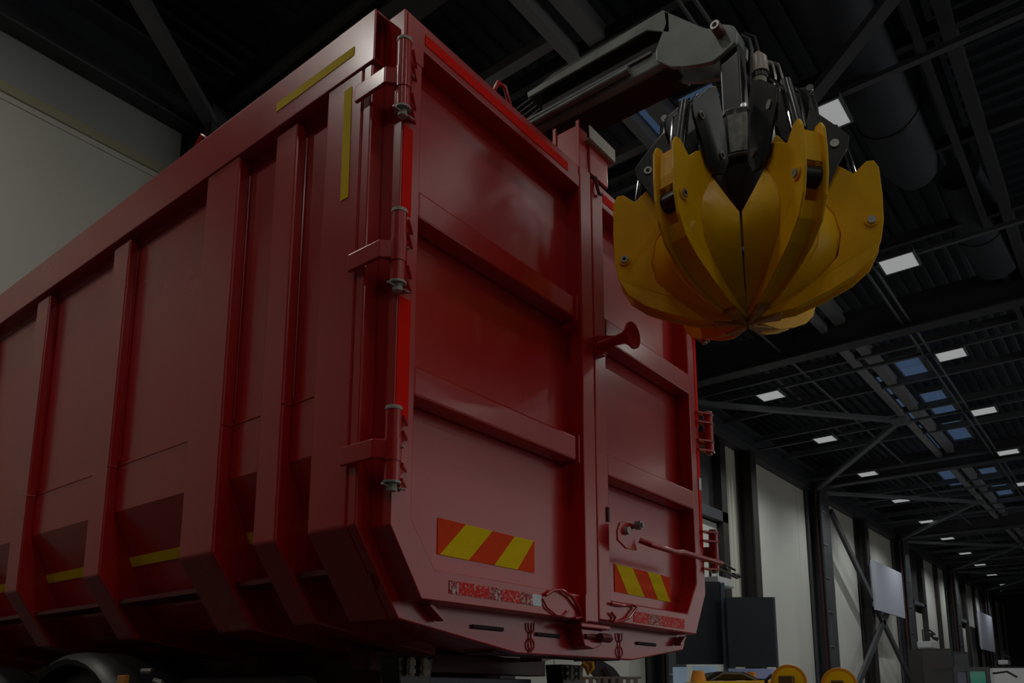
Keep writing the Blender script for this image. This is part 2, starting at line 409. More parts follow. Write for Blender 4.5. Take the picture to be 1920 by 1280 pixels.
BL = ['glaring ceiling lamp just above the right yellow claw of the grapple', 'bright ceiling lamp right beside the lower right edge of the grapple',
      'third ceiling lamp down the right row, below the wide roof girder', 'fourth ceiling lamp down the right row, at the right part of the roof',
      'fifth ceiling lamp down the right row, near the right picture edge', 'sixth ceiling lamp down the right row, cut by the right picture edge',
      'seventh ceiling lamp of the right row, beyond the picture edge', 'eighth ceiling lamp of the right row, beyond the picture edge']
for i, (x, y) in enumerate(Bw):
    lamp(x, y, BL[i], SPOT_W*1.2, 'square lamps of the right row')
for y in (9.2, 3.6):
    for x in (-4.4, 0.4):
        lamp(x, y - (0.6 if x < 0 and y > 5 else 0), 'ceiling lamp out of view over the %s, %s one' % ('truck side by the wall' if y > 5 else 'truck bay', 'farther left' if x < 0 else 'nearer'), 'area', 'lamps out of view')
for y in (-2.0, -7.6, -13.0):
    for x in (-5.9, 0.4, 6.7, 13.0, 19.3, 31.9, 44.5):
        lamp(x, y, 'ceiling lamp out of view, %s of the %s row right of the picture' % (ordinal(int((x+6)/6.3)), {-2.0: 'nearest', -7.6: 'middle', -13.0: 'farthest'}[y]), 'area', 'lamps out of view')

# ================================================================== DUCT
duct = empty('ventilation_duct', 12, 2.9, 9.6, 'big dark round ventilation duct under the roof right of the grapple', 'duct')
dd = MB(); seg = [(x, 2.78, 10.78) for x in (5, 8, 11, 14, 16.4)]
dd.tube(seg + [(17.0, 2.78, 10.85), (17.2, 2.78, 11.0)], [0.55]*5 + [0.46, 0.28], 28); part('duct_tube', dd, M_duct, duct, smooth=True)
for x in (6.4, 10.6, 14.8):
    part('duct_hoop', MB().tube([(x-0.03, 2.78, 10.78), (x+0.03, 2.78, 10.78)], 0.572, 28), M_steelb, duct, smooth=True)
duct2 = empty('ventilation_duct', 22, 1.2, 9.6, 'dark duct end piece beyond the girder at the right picture edge', 'duct')
part('duct_tube', MB().tube([(18.2, 2.15, 11.1), (20.3, 2.1, 10.9), (22.2, 2.0, 10.8)], [0.4, 0.55, 0.52], 24), M_duct, duct2, smooth=True)
part('duct_hoop', MB().tube([(20.25, 2.1, 10.9), (20.32, 2.1, 10.9)], 0.57, 24), M_steelb, duct2, smooth=True)

# ================================================================== TRUCK
TX = 2.93
truck = empty('tipper_truck', TX, 4.5, FL, 'dark red tipper truck with a tall ribbed steel body and double rear doors', 'truck')
def mir(poly): return [(2*TX-p[0], p[1]) for p in poly][::-1]
# side panels (upper sheet, lower folded sheet), floor
def shell(pts, th=0.01):
    """open polyline in xz -> thin closed polygon"""
    n = len(pts); out = list(pts); inn = []
    for i, p in enumerate(pts):
        a = Vector(pts[max(i-1,0)]); b = Vector(pts[min(i+1,n-1)]); t = (b-a).normalized(); nrm = Vector((-t.y, t.x))
        inn.append((p[0]+nrm.x*th, p[1]+nrm.y*th))
    return out + inn[::-1]
up = shell([(1.748, 2.30), (1.748, 1.065)], 0.01)
lo = shell([(1.743, 1.075), (1.743, 0.85), (1.945, 0.405), (2.06, 0.30), (2.56, 0.205), (TX, 0.20)], 0.01)
for q, nm in ((up, 'side_panel'), (lo, 'lower_side_panel')):
    part(nm, MB().xz(q, 2.03, 7.4), M_red, truck, bevel=0.004, seg=1)
    part(nm, MB().xz(mir(q), 2.03, 7.4), M_red, truck)
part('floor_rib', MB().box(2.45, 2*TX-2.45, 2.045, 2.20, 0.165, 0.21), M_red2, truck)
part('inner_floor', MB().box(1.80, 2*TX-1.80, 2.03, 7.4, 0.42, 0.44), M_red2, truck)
part('front_wall', MB().box(1.74, 2*TX-1.74, 7.36, 7.42, 0.3, 2.40), M_red, truck)
# ribs
rib_out = [(1.690, 2.275), (1.690, 0.547), (1.890, 0.256), (2.545, 0.163), (2.545, 0.215), (2.05, 0.315), (1.953, 0.40), (1.746, 0.85), (1.746, 2.275)]
rib_in  = [(1.698, 2.245), (1.698, 0.547), (1.896, 0.262), (2.545, 0.168), (2.545, 0.215), (2.05, 0.315), (1.953, 0.40), (1.746, 0.85), (1.746, 2.245)]
RIBS = [(2.047, 2.250, rib_out), (2.445, 2.585, rib_in), (2.835, 3.085, rib_out), (3.795, 3.960, rib_in), (4.72, 4.885, rib_in), (5.62, 5.79, rib_in), (6.50, 6.67, rib_in), (7.2, 7.42, rib_out)]
for (y0, y1, pr) in RIBS:
    part('rib', MB().xz(pr, y0, y1), M_red, truck, bevel=0.008)
    part('rib', MB().xz(mir(pr), y0, y1), M_red, truck)
# weld beads on the inner corner of the ribs
wb = MB()
for (y0, y1, pr) in RIBS[:5]:
    pts = [(1.744, y0-0.002, z) for z in (2.2, 1.6, 1.1)]
    wb.tube(pts, 0.004, 5); wb.tube([(1.692, y0+0.001, 1.067), (1.742, y0-0.001, 1.070)], 0.0035, 5)
for (a, b) in ((2.585, 2.835), (3.085, 3.795), (3.96, 4.72), (2.25, 2.445)):
    wb.tube([(1.742, a, 1.077), (1.742, b, 1.077)], 0.004, 5)
tag(part('weld_bead', wb, M_red, truck), kind='stuff')
# top rail (C section, open end at the rear)
part('top_rail', MB().box(1.684, 1.694, 1.985, 7.42, 2.270, 2.486).box(1.694, 1.80, 1.985, 7.42, 2.476, 2.486).box(1.694, 1.80, 1.985, 7.42, 2.270, 2.280), M_red, truck, bevel=0.004)
part('top_rail', MB().box(1.745, 1.80, 2.02, 7.42, 2.22, 2.48), M_red, truck)
part('top_rail', MB().box(2*TX-1.80, 2*TX-1.684, 1.985, 7.42, 2.270, 2.486), M_red, truck, bevel=0.006)
for y in (3.26,):
    part('lifting_eye', MB().tube([(1.74, y+0.07, 2.47), (1.74, y+0.06, 2.55), (1.74, y+0.0, 2.60), (1.74, y-0.05, 2.56), (1.74, y-0.055, 2.47)], 0.008, 8), M_red, truck, smooth=True)
part('lifting_eye', MB().tube([(2.43, 2.06, 2.42), (2.44, 2.06, 2.66), (2.48, 2.06, 2.745), (2.53, 2.06, 2.755), (2.57, 2.06, 2.68), (2.58, 2.06, 2.42)], 0.011, 8), M_red, truck, smooth=True)
# yellow reflective strips on the side
def strip(poly, nm='reflective_strip', m_=M_tapeY):
    return part(nm, MB().add(poly, [(0,1,2,3)]), m_, truck)
tb = lambda poly, x: MB().yz(poly, x, x-0.0015)
tag(part('reflective_strip', tb([(2.575,2.385),(2.095,2.385),(2.095,2.347),(2.575,2.345)], 1.6835), M_tapeY, truck), label='yellow strip along the top rail')
tag(part('reflective_strip', tb([(2.150,2.225),(2.107,2.225),(2.103,1.768),(2.146,1.768)], 1.6895), M_tapeY, truck), label='yellow upright strip on the rear corner post')
def slope_x(z): return 1.743 + (0.85-z)/(0.85-0.405)*(1.945-1.743)
for (a, b) in ((3.085, 3.795), (3.96, 4.72), (4.885, 5.62), (2.585, 2.835), (2.25, 2.445)):
    z1, z0 = 0.645, 0.602
    q = [(slope_x(z1)-0.0025, z1), (slope_x(z0)-0.0025, z0), (slope_x(z0), z0), (slope_x(z1), z1)]
    part('reflective_strip', MB().xz(q, a, b), M_tapeY, truck)
# rear frame
RF = 2.0
fr = [(1.6915, 2.27), (1.6915, 0.547), (1.893, 0.254), (2.547, 0.163), (2*TX-2.40, 0.168), (2*TX-1.86, 0.240), (2*TX-1.690, 0.547), (2*TX-1.69, 2.27), (2*TX-1.80, 2.27), (2*TX-1.80, 0.60), (2*TX-1.98, 0.36), (1.98, 0.36), (1.79, 0.60), (1.79, 2.27)]
part('rear_frame', MB().xz(fr, 2.0, 2.045), M_red, truck, bevel=0.006)
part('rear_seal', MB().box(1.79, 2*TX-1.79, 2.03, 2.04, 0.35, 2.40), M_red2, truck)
for (x0, x1, z) in ((2.263, 2.452, 0.253), (2.665, 2.836, 0.248), (3.491, 3.685, 0.252)):
    part('drain_slot', MB().box(x0, x1, 1.990, 1.999, z-0.008, z+0.008), M_slot, truck, bevel=0.004)
for (a, b) in (((2.005, 0.31), (2.075, 0.262)), ((3.945, 0.305), (3.885, 0.262))):
    part('gusset', MB().beam((a[0], 1.975, a[1]), (b[0], 1.975, b[1]), 0.04, 0.012), M_red, truck)
for x in (2.628, 3.328):
    part('chain_hook', MB().tube([(x-0.020, 1.993, 0.290), (x-0.016, 1.993, 0.262), (x, 1.993, 0.248), (x+0.018, 1.993, 0.262), (x+0.020, 1.993, 0.292)], 0.0042, 6).tube([(x, 1.993, 0.248), (x-0.002, 1.993, 0.228), (x-0.02, 1.993, 0.210), (x-0.018, 1.993, 0.190), (x, 1.993, 0.174), (x+0.020, 1.993, 0.192), (x+0.018, 1.993, 0.214), (x, 1.993, 0.228)], 0.0042, 6), M_red, truck, smooth=True)
# centre latch housing below the post
lt = part('bottom_latch', MB().box(2.86, 3.10, 1.90, 2.0, 0.285, 0.305).xz([(2.90, 0.285), (3.08, 0.285), (3.07, 0.22), (3.0, 0.198), (2.93, 0.21)], 1.93, 2.0), M_red, truck, bevel=0.005)
part('latch_rod', MB().tube([(2.93, 1.93, 0.25), (3.14, 1.93, 0.25)], 0.012, 8).tube([(3.02, 1.91, 0.25), (3.10, 1.91, 0.25)], 0.020, 8), M_red2, lt, smooth=True)

# ---------------- rear doors
YF, YB, YS = 1.90, 2.0, 1.985
def door_common(nm, lab):
    o = empty(nm, 0, 0, 0); o.location = (0,0,0); o.parent = truck; o.location = (-truck.location.x, -truck.location.y, -truck.location.z); 
    o['label'] = lab; return o
dl = door_common('rear_door', 'left rear door leaf with red and yellow chevron sign')
dr = door_common('rear_door', 'right rear door leaf with lever handle')
# left leaf: frame as one closed ring with chamfered lower corner
def ring(outer, inner):
    return outer, inner
def ringmesh(outer, inner, y0, y1):
    n = len(outer); mb = MB(); vs = []
    for y in (y0, y1):
        vs += [(p[0], y, p[1]) for p in outer] + [(p[0], y, p[1]) for p in inner]
    fs = []
    for i in range(n):
        j = (i+1) % n
        fs.append((i, j, n+j, n+i)); fs.append((2*n+i, 3*n+i, 3*n+j, 2*n+j))
        fs.append((i, 2*n+i, 2*n+j, j)); fs.append((n+i, n+j, 3*n+j, 3*n+i))
    return mb.add(vs, fs)
oL = [(1.752, 2.486), (1.752, 0.545), (1.902, 0.316), (2.905, 0.316), (2.905, 2.486)]
iL = [(1.846, 2.374), (1.846, 0.580), (1.963, 0.422), (2.898, 0.422), (2.898, 2.374)]
part('door_frame', ringmesh(oL, iL, YF, YB), M_red, dl, bevel=0.008)
part('door_sheet', MB().xz([(1.80, 2.44), (1.80, 0.56), (1.93, 0.38), (2.93, 0.38), (2.93, 2.44)], YS, YS+0.01), M_red, dl)
part('corner_plate', MB().xz([(1.765, 2.478), (1.85, 2.378), (1.85, 2.30), (1.765, 2.30)], YF-0.003, YF), M_red, dl, bevel=0.002)
for z0, z1 in ((1.684, 1.790), (1.012, 1.124)):
    part('cross_bar', MB().box(1.840, 2.842, YF-0.002, YS, z0, z1), M_red, dl, bevel=0.010)
    part('bar_end_cap', MB().box(2.842, 2.852, YF-0.012, YS, z0-0.012, z1+0.006), M_red, dl, bevel=0.003)
# closing post on the left leaf, side face recessed
part('closing_post', MB().box(2.895, 2.992, YF-0.004, YB, 0.310, 2.500), M_red, dl, bevel=0.006)
# right leaf
oR = [(3.003, 2.486), (3.003, 0.325), (3.961, 0.316), (4.098, 0.545), (4.104, 2.486)]
iR = [(3.106, 2.374), (3.106, 0.422), (3.865, 0.422), (3.990, 0.600), (3.990, 2.374)]
part('door_frame', ringmesh(oR, iR, YF, YB), M_red, dr, bevel=0.008)
part('door_sheet', MB().xz([(3.05, 2.44), (3.05, 0.36), (3.90, 0.36), (4.05, 0.56), (4.05, 2.44)], YS, YS+0.01), M_red, dr)
for z0, z1 in ((1.670, 1.790), (1.000, 1.108)):
    part('cross_bar', MB().box(3.10, 3.995, YF-0.002, YS, z0, z1), M_red, dr, bevel=0.010)
# tapes on the leaves
def ytape(x0, x1, z0, z1, parent, m_=M_tapeR, nm='reflective_tape', y=YF, lab=None):
    o = part(nm, MB().box(x0, x1, y-0.0022, y-0.0005, z0, z1), m_, parent)
    if lab: o['label'] = lab
    return o
ytape(1.858, 2.800, 2.405, 2.450, dl, lab='bright red tape on the top beam')
ytape(1.760, 1.806, 1.665, 2.010, dl); ytape(1.760, 1.818, 0.905, 1.350, dl, lab='orange red upright tape')
ytape(3.106, 3.99, 2.405, 2.450, dr); ytape(4.066, 4.096, 1.50, 2.30, dr); ytape(4.056, 4.088, 0.80, 1.38, dr)
ytape(4.060, 4.090, 1.13, 1.20, dr, M_tapeW, y=YF-0.003)
def chevron(x0, x1, z0, z1, cuts, parent):
    o = part('chevron_sign', MB().box(x0, x1, YS-0.003, YS-0.001, z0, z1), M_tapeO, parent); o['label'] = 'red and yellow chevron reflector'
    for (b0, b1, t0, t1) in cuts:
        X = lambda f: x0+(x1-x0)*f
        part('chevron_stripe', MB().xz([(X(b0), z0), (X(b1), z0), (X(t1), z1), (X(t0), z1)], YS-0.0045, YS-0.003), M_tapeY2, o)
chevron(2.060, 2.640, 0.498, 0.632, [(0.02, 0.29, 0.26, 0.53), (0.55, 0.80, 0.77, 0.99)], dl)
chevron(3.275, 3.845, 0.484, 0.618, [(0.21, 0.50, 0.02, 0.30), (0.74, 0.98, 0.56, 0.80)], dr)
for (a, b, m_) in ((0.0, 0.09, M_wornM), (0.09, 0.40, M_wornR), (0.40, 0.54, M_wornM), (0.54, 0.74, M_wornR), (0.74, 0.89, M_wornM), (0.89, 1.0, M_tapeW)):
    ytape(2.035+0.54*a, 2.035+0.54*b, 0.347, 0.393, dl, m_)
for (a, b, m_) in ((0.0, 0.28, M_wornR), (0.28, 0.50, M_wornM), (0.50, 1.0, M_wornR)):
    ytape(3.302+0.52*a, 3.302+0.52*b, 0.336, 0.388, dr, m_)
# wire loops low on the leaves
part('wire_loop', MB().tube([(2.59, YF-0.01, 0.393), (2.64, YF-0.012, 0.418), (2.70, YF-0.014, 0.425), (2.77, YF-0.014, 0.405), (2.83, YF-0.012, 0.36), (2.845, YF-0.012, 0.325), (2.80, YF-0.01, 0.315)], 0.007, 7), M_red, dl, smooth=True)
part('wire_loop', MB().tube([(2.575, YF-0.004, 0.38), (2.60, YF-0.008, 0.345), (2.66, YF-0.008, 0.322), (2.72, YF-0.008, 0.32), (2.76, YF-0.008, 0.345)], 0.004, 6), M_red, dl, smooth=True)
part('loop_bracket', MB().box(2.852, 2.862, YF-0.03, YF, 0.305, 0.42), M_red, dl)
part('wire_loop', MB().tube([(3.09, YF-0.01, 0.405), (3.17, YF-0.012, 0.402), (3.27, YF-0.014, 0.412), (3.31, YF-0.014, 0.405), (3.24, YF-0.014, 0.352), (3.17, YF-0.012, 0.330), (3.10, YF-0.01, 0.322), (3.12, YF-0.01, 0.345), (3.09, YF-0.01, 0.362)], 0.007, 7), M_red, dr, smooth=True)
# lever handle
lev = part('lever_handle', MB().tube([(3.27, 1.84, 0.715), (3.30, 1.80, 0.695), (3.42, 1.79, 0.690), (3.55, 1.79, 0.690), (3.62, 1.79, 0.700), (3.74, 1.79, 0.700), (4.07, 1.79, 0.702)], 0.014, 12), M_red, dr, smooth=True)
part('handle_plate', MB().prism([(3.085, 0.69), (3.085, 0.735), (3.11, 0.775), (3.16, 0.79), (3.22, 0.79), (3.25, 0.76), (3.24, 0.70), (3.26, 0.665), (3.16, 0.66)], 1.845, 1.855, lambda p, a: (p[0], a, p[1])), M_red, lev, bevel=0.003)
part('bolt', MB().tube([(3.155, 1.845, 0.742), (3.155, 1.825, 0.742)], 0.019, 12), M_dirtwhite, lev, smooth=True)
part('nut', MB().tube([(3.225, 1.85, 0.775), (3.225, 1.79, 0.775)], 0.012, 8).tube([(3.225, 1.83, 0.775), (3.225, 1.80, 0.775)], 0.021, 6), M_plate, lev)
part('lever_slot', MB().box(3.078, 3.098, 1.893, 1.899, 0.78, 0.85), M_slot, lev, bevel=0.006)
# buffer horn on the right leaf
hb = part('buffer', MB().tube([(3.0, 1.87, 1.60), (3.0, 1.79, 1.60), (3.0, 1.735, 1.60), (3.0, 1.700, 1.600)], [0.020, 0.022, 0.028, 0.055], 20), M_red, dr, smooth=True)
part('buffer_disc', MB().tube([(3.0, 1.700, 1.60), (3.0, 1.688, 1.60)], 0.062, 32), M_red, hb, smooth=True)
part('buffer_foot', MB().prism([(2.985, 1.648), (3.06, 1.648), (3.045, 1.60), (3.05, 1.56), (2.995, 1.555)], 1.86, 1.90, lambda p, a: (p[0], a, p[1])), M_red, hb, bevel=0.004)
for dx, dz in ((0, 0.03), (0.03, 0), (0, -0.03)):
    part('buffer_fin', MB().add([(3.0+dx*0.4, 1.86, 1.60+dz*0.4), (3.0+dx*1.7, 1.87, 1.60+dz*1.7), (3.0+dx*0.6, 1.76, 1.6+dz*0.6), (3.004+dx*0.4, 1.86, 1.604+dz*0.4)], [(0,1,2),(1,3,2),(0,2,3),(0,3,1)]), M_red, hb)
# top latch bracket on the post
tb_ = part('top_bracket', MB().box(2.90, 2.985, 1.905, 2.045, 2.505, 2.715), M_red, dl, bevel=0.004)
part('bracket_plate', MB().box(2.894, 2.900, 1.895, 1.915, 2.44, 2.735), M_red, tb_, bevel=0.002)
part('bracket_tab', MB().box(2.892, 2.902, 2.03, 2.05, 2.53, 2.75), M_red, tb_, bevel=0.002)
part('bracket_plate', MB().box(2.985, 3.150, 1.893, 1.905, 2.50, 2.66), M_red, tb_, bevel=0.003)
part('bracket_channel', MB().box(2.95, 3.185, 1.868, 1.874, 2.655, 2.725).box(2.95, 3.185, 1.874, 1.93, 2.653, 2.660).box(2.95, 3.185, 1.925, 1.931, 2.66, 2.715), M_dirtwhite, tb_, bevel=0.002)
part('bracket_hook', MB().tube([(3.035, 1.895, 2.50), (3.035, 1.885, 2.44), (3.05, 1.885, 2.415), (3.075, 1.885, 2.425)], 0.009, 8), M_red2, tb_, smooth=True)
# hinges
def hinge(x, y, z1, z0, side, strap=True, nfin=4):
    H = z1-z0
    o = part('hinge', MB().tube([(x, y, z0+0.035), (x, y, z1-0.01)], 0.0265, 20), M_red, truck, smooth=True)
    part('hinge_ring', MB().tube([(x, y, z0+H*0.36), (x, y, z0+H*0.62)], 0.0295, 20), M_red, o, smooth=True)
    part('hinge_cap', MB().tube([(x, y, z1-0.012), (x, y, z1)], 0.0285, 20), M_dirtwhite, o, smooth=True)
    part('washer', MB().tube([(x, y, z0+0.030), (x, y, z0+0.037)], 0.031, 18), M_plate, o)
    part('pin_end', MB().tube([(x, y, z0+0.032), (x, y, z0+0.006)], 0.017, 10), M_dirtwhite, o, smooth=True)
    part('cotter_pin', MB().tube([(x-0.045, y, z0+0.022), (x+0.05, y-0.01, z0+0.018)], 0.0035, 6), M_zinc, o)
    s = side
    for f in (0.90, 0.72, 0.34, 0.16)[:nfin]:
        zz = z0+H*f
        part('hinge_fin', MB().xy([(x+s*0.022, y+0.012), (x+s*0.030, y-0.020), (x+s*0.095, YF-0.001+0.002), (x+s*0.095, YF+0.002)], zz-0.006, zz+0.006), M_red, o)
        part('hinge_fin', MB().add([(x+s*0.026, y-0.01, zz), (x+s*0.026, y-0.01, zz-0.038), (x+s*0.090, YF-0.001, zz), (x+s*0.026, y+0.0, zz-0.038)], [(0,1,2),(0,2,3),(1,3,2)]), M_red, o)
    if strap:
        zc = z0+H*0.49
        part('hinge_strap', MB().xy([(1.668, 2.065), (1.668, 1.905), (1.700, 1.875), (x, y-0.012), (x, y+0.012), (1.706, 1.895), (1.682, 1.91), (1.682, 2.065)], zc-0.033, zc+0.033), M_red, o, bevel=0.004)
        part('grease_nipple', MB().tube([(x+0.014, y-0.024, zc+0.01), (x+0.018, y-0.034, zc+0.01)], 0.005, 8), M_zinc, o)
    return o
hinge(1.728, 1.872, 2.315, 2.00, 1); hinge(1.728, 1.872, 1.640, 1.335, 1); hinge(1.728, 1.872, 0.930, 0.640, 1)
for (z1, z0) in ((1.60, 1.34), (0.905, 0.66), (2.28, 2.02)):
    x = 4.165
    o = part('hinge', MB().tube([(x, 1.872, z0+0.03), (x, 1.872, z1)], 0.0265, 20), M_red, truck, smooth=True)
    part('hinge_cap', MB().tube([(x, 1.872, z1-0.005), (x, 1.872, z1+0.008)], 0.024, 16), M_dirtwhite, o, smooth=True)
    part('pin_end', MB().tube([(x, 1.872, z0+0.03), (x, 1.872, z0+0.008)], 0.017, 10), M_dirtwhite, o, smooth=True)
    for f in (0.95, 0.74, 0.32, 0.10):
        zz = z0+(z1-z0)*f
        part('hinge_fin', MB().xy([(x-0.10, YF), (x-0.10, YF-0.012), (x-0.01, 1.84), (x+0.028, 1.85), (x+0.028, 1.89)], zz-0.005, zz+0.005), M_red, o)
    part('hinge_strap', MB().xy([(2*TX-1.67, 2.06), (2*TX-1.67, 1.90), (x+0.01, 1.86), (x+0.01, 1.885), (2*TX-1.70, 1.92), (2*TX-1.70, 2.06)], z0+0.08, z0+0.16), M_red, o)

# ---------------- chassis under the body
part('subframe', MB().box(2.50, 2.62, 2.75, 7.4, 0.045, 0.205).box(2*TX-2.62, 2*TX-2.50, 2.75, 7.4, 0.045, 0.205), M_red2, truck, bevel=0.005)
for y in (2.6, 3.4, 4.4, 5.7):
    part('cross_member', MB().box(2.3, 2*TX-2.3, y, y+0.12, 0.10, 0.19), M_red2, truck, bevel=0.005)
part('chassis_rail', MB().box(2.50, 2.58, 2.5, 9.2, -0.22, 0.03).box(2*TX-2.58, 2*TX-2.50, 2.5, 9.2, -0.22, 0.03), M_plastic, truck, bevel=0.01)
part('rear_cross_beam', MB().box(2.15, 2*TX-2.15, 2.55, 2.65, -0.14, 0.0), M_plastic, truck, bevel=0.01)
for (x, y) in ((2.27, 2.30), (3.37, 2.30)):
    b_ = part('pivot_bracket', MB().xz([(x-0.09, 0.15), (x+0.11, 0.15), (x+0.09, 0.02), (x+0.02, -0.05), (x-0.07, 0.0)], y, y+0.10), M_plastic, truck, bevel=0.006)
    for dx in (-0.035, 0.04):
        part('bolt', MB().tube([(x+dx, y-0.02, 0.145), (x+dx, y-0.02, 0.075)], 0.0115, 6).tube([(x+dx, y-0.02, 0.135), (x+dx, y-0.02, 0.115)], 0.018, 6).tube([(x+dx, y-0.02, 0.10), (x+dx, y-0.02, 0.085)], 0.018, 6), M_dirtwhite, b_)
    part('roller', MB().tube([(x-0.12, y+0.05, -0.02), (x+0.10, y+0.05, -0.02)], 0.05, 16), M_rubber, b_, smooth=True)
part('plate_panel', MB().box(2.42, 3.22, 2.44, 2.46, -0.25, 0.078), M_blue, truck, bevel=0.004)
# wheels
def wheel(yc, xl, side):
    r, w_ = 0.53, 0.30
    o = empty('wheel', 0, 0, 0); o.parent = truck
    o.location = (xl-truck.location.x, yc-truck.location.y, 0.53)
    s = side
    t = MB(); pr = [(0.0, 0.30), (0.0, 0.40), (0.012, 0.47), (0.04, 0.515), (0.10, 0.53), (0.22, 0.53), (0.28, 0.50), (0.30, 0.40), (0.30, 0.30)]
    n = 40; vs = []; fs = []
    for k in range(n):
        a = 2*math.pi*k/n
        for (q, rr) in pr: vs.append((xl+s*q, yc+math.cos(a)*rr, FL+0.53+math.sin(a)*rr))
    L_ = len(pr)
    for k in range(n):
        k2 = (k+1) % n
        for i in range(L_): fs.append((k*L_+i, k*L_+(i+1) % L_, k2*L_+(i+1) % L_, k2*L_+i))
    part('tyre', t.add(vs, fs), M_rubber, o, smooth=True)
    h = MB().tube([(xl+s*0.03, yc, FL+0.53), (xl+s*0.10, yc, FL+0.53)], [0.29, 0.30], 30)
    part('rim', h, M_plastic, o, smooth=True)
    part('wheel_hub', MB().tube([(xl-s*0.01, yc, FL+0.53), (xl+s*0.05, yc, FL+0.53)], [0.09, 0.11], 18), M_zinc, o, smooth=True)
    return o
for yc in (4.05, 5.40, 8.6):
    wheel(yc, 1.78, 1); wheel(yc, 2*TX-1.78, -1)
# rounded mudguards
def guard(yc, x0, x1, r, m_):
    g_ = MB(); n = 20; vs = []; fs = []
    for k in range(n+1):
        a = math.pi*(0.02+0.96*k/n)
        for (x, rr) in ((x0+0.01, r-0.06), (x0-0.004, r-0.035), (x0+0.03, r-0.008), (x0+0.09, r), (x1, r), (x1, r-0.012), (x0+0.09, r-0.014), (x0+0.03, r-0.03)):
            vs.append((x, yc+math.cos(a)*rr, -0.53+math.sin(a)*rr))
    for k in range(n):
        for i in range(8): fs.append((k*8+i, k*8+(i+1) % 8, (k+1)*8+(i+1) % 8, (k+1)*8+i))
    return part('mudguard', g_.add(vs, fs), m_, truck, smooth=True)
M_guard = mat('black_mudguard', (0.03, 0.031, 0.031), rough=0.4)
guard(4.08, 1.72, 2.25, 0.735, M_guard); guard(4.08, 2*TX-2.25, 2*TX-1.72, 0.735, M_plastic)
part('side_marker', MB().box(1.70, 1.72, 3.46, 3.53, 0.02, 0.085), M_amber, truck, bevel=0.004)
part('hose_fitting', MB().tube([(1.74, 3.40, 0.10), (1.76, 3.35, 0.10)], 0.012, 8).tube([(1.76, 3.33, 0.06), (1.78, 3.30, 0.05)], 0.014, 8).tube([(1.76, 3.29, 0.04), (1.78, 3.25, 0.035)], 0.014, 8), M_zinc, truck, smooth=True)
part('air_tank', MB().tube([(2.05, 2.72, -0.05), (2.05, 3.5, -0.05)], 0.13, 20), M_plastic, truck, smooth=True)
part('cab', MB().box(1.75, 2*TX-1.75, 8.3, 10.2, -0.35, 2.15), M_red, truck, bevel=0.12)
part('cab_window', MB().box(1.742, 1.75, 8.7, 9.8, 0.95, 1.75), M_dark, truck)

# ================================================================== CRANE
crane = empty('loader_crane', 3.25, 7.9, FL+0.9, 'dark grey loader crane arm reaching over the truck body to the grapple', 'crane')
part('mast', MB().box(3.05, 3.45, 7.6, 8.05, 0.0, 3.0), M_boom, crane, bevel=0.03)
part('lower_boom', MB().xz([(3.105, 3.085), (3.105, 3.005), (3.125, 2.985), (3.285, 2.965), (3.30, 2.99), (3.30, 3.085)], 1.49, 7.7), M_boom, crane, bevel=0.006)
part('boom_underside_shade', MB().add([(3.13, 1.50, 2.980), (3.28, 1.50, 2.960), (3.28, 7.6, 2.960), (3.13, 7.6, 2.980), (3.13, 1.50, 2.984), (3.28, 1.50, 2.964), (3.28, 7.6, 2.964), (3.13, 7.6, 2.984)], [(0,1,2,3),(7,6,5,4),(0,4,5,1),(1,5,6,2),(2,6,7,3),(3,7,4,0)]), M_boomu, crane)  # thin dark sheet added to carry the shade of the underside
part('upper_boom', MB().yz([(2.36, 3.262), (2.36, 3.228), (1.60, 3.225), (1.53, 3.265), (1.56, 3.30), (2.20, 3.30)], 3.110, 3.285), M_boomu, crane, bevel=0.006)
part('upper_boom_side', MB().yz([(2.365, 3.258), (2.36, 3.222), (1.62, 3.222), (1.50, 3.14), (1.50, 3.25), (1.53, 3.285)], 3.098, 3.109), M_boom, crane, bevel=0.003)
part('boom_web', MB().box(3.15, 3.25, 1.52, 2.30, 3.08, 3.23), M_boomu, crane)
part('cylinder', MB().tube([(3.088, 1.72, 3.045), (3.088, 3.9, 3.02)], 0.019, 12), M_boom, crane, smooth=True)
part('boom_rail', MB().box(3.094, 3.106, 1.60, 5.5, 3.078, 3.092), M_steell, crane)
for k in range(5):
    part('hydraulic_hose', MB().tube([(3.13+0.03*k, 2.34, 3.235), (3.13+0.03*k, 2.6, 3.20-0.01*k), (3.12+0.03*k, 3.0, 3.17), (3.12+0.03*k, 5.0, 3.13)], 0.010, 7), M_rubber, crane, smooth=True)
for k in range(3):
    part('hydraulic_hose', MB().tube([(3.16+0.05*k, 1.52, 3.20), (3.17+0.05*k, 1.40, 3.17), (3.18+0.03*k, 1.28, 3.05)], 0.010, 7), M_rubber, crane, smooth=True)
hpoly = [(1.527, 3.280), (1.413, 3.158), (1.33, 3.07), (1.285, 3.035), (1.245, 3.040), (1.195, 3.005), (1.172, 2.955), (1.178, 2.905), (1.235, 2.880), (1.291, 2.865), (1.343, 2.880), (1.42, 2.908), (1.500, 2.950), (1.575, 3.025), (1.575, 3.09), (1.52, 3.20)]
hd = part('boom_head', MB().yz(hpoly, 3.098, 3.122), M_boom, crane, bevel=0.004)
part('head_plate', MB().yz(hpoly, 3.215, 3.239), M_boom, hd)
part('pivot_pin', MB().tube([(3.035, 1.245, 2.985), (3.25, 1.245, 2.985)], 0.024, 20), M_rust, hd, smooth=True)
part('pin_ring', MB().tube([(3.030, 1.245, 2.985), (3.036, 1.245, 2.985)], 0.021, 20), M_zinc, hd, smooth=True)
part('pin_bore', MB().tube([(3.0285, 1.245, 2.985), (3.0305, 1.245, 2.985)], 0.011, 16), M_slot, hd)

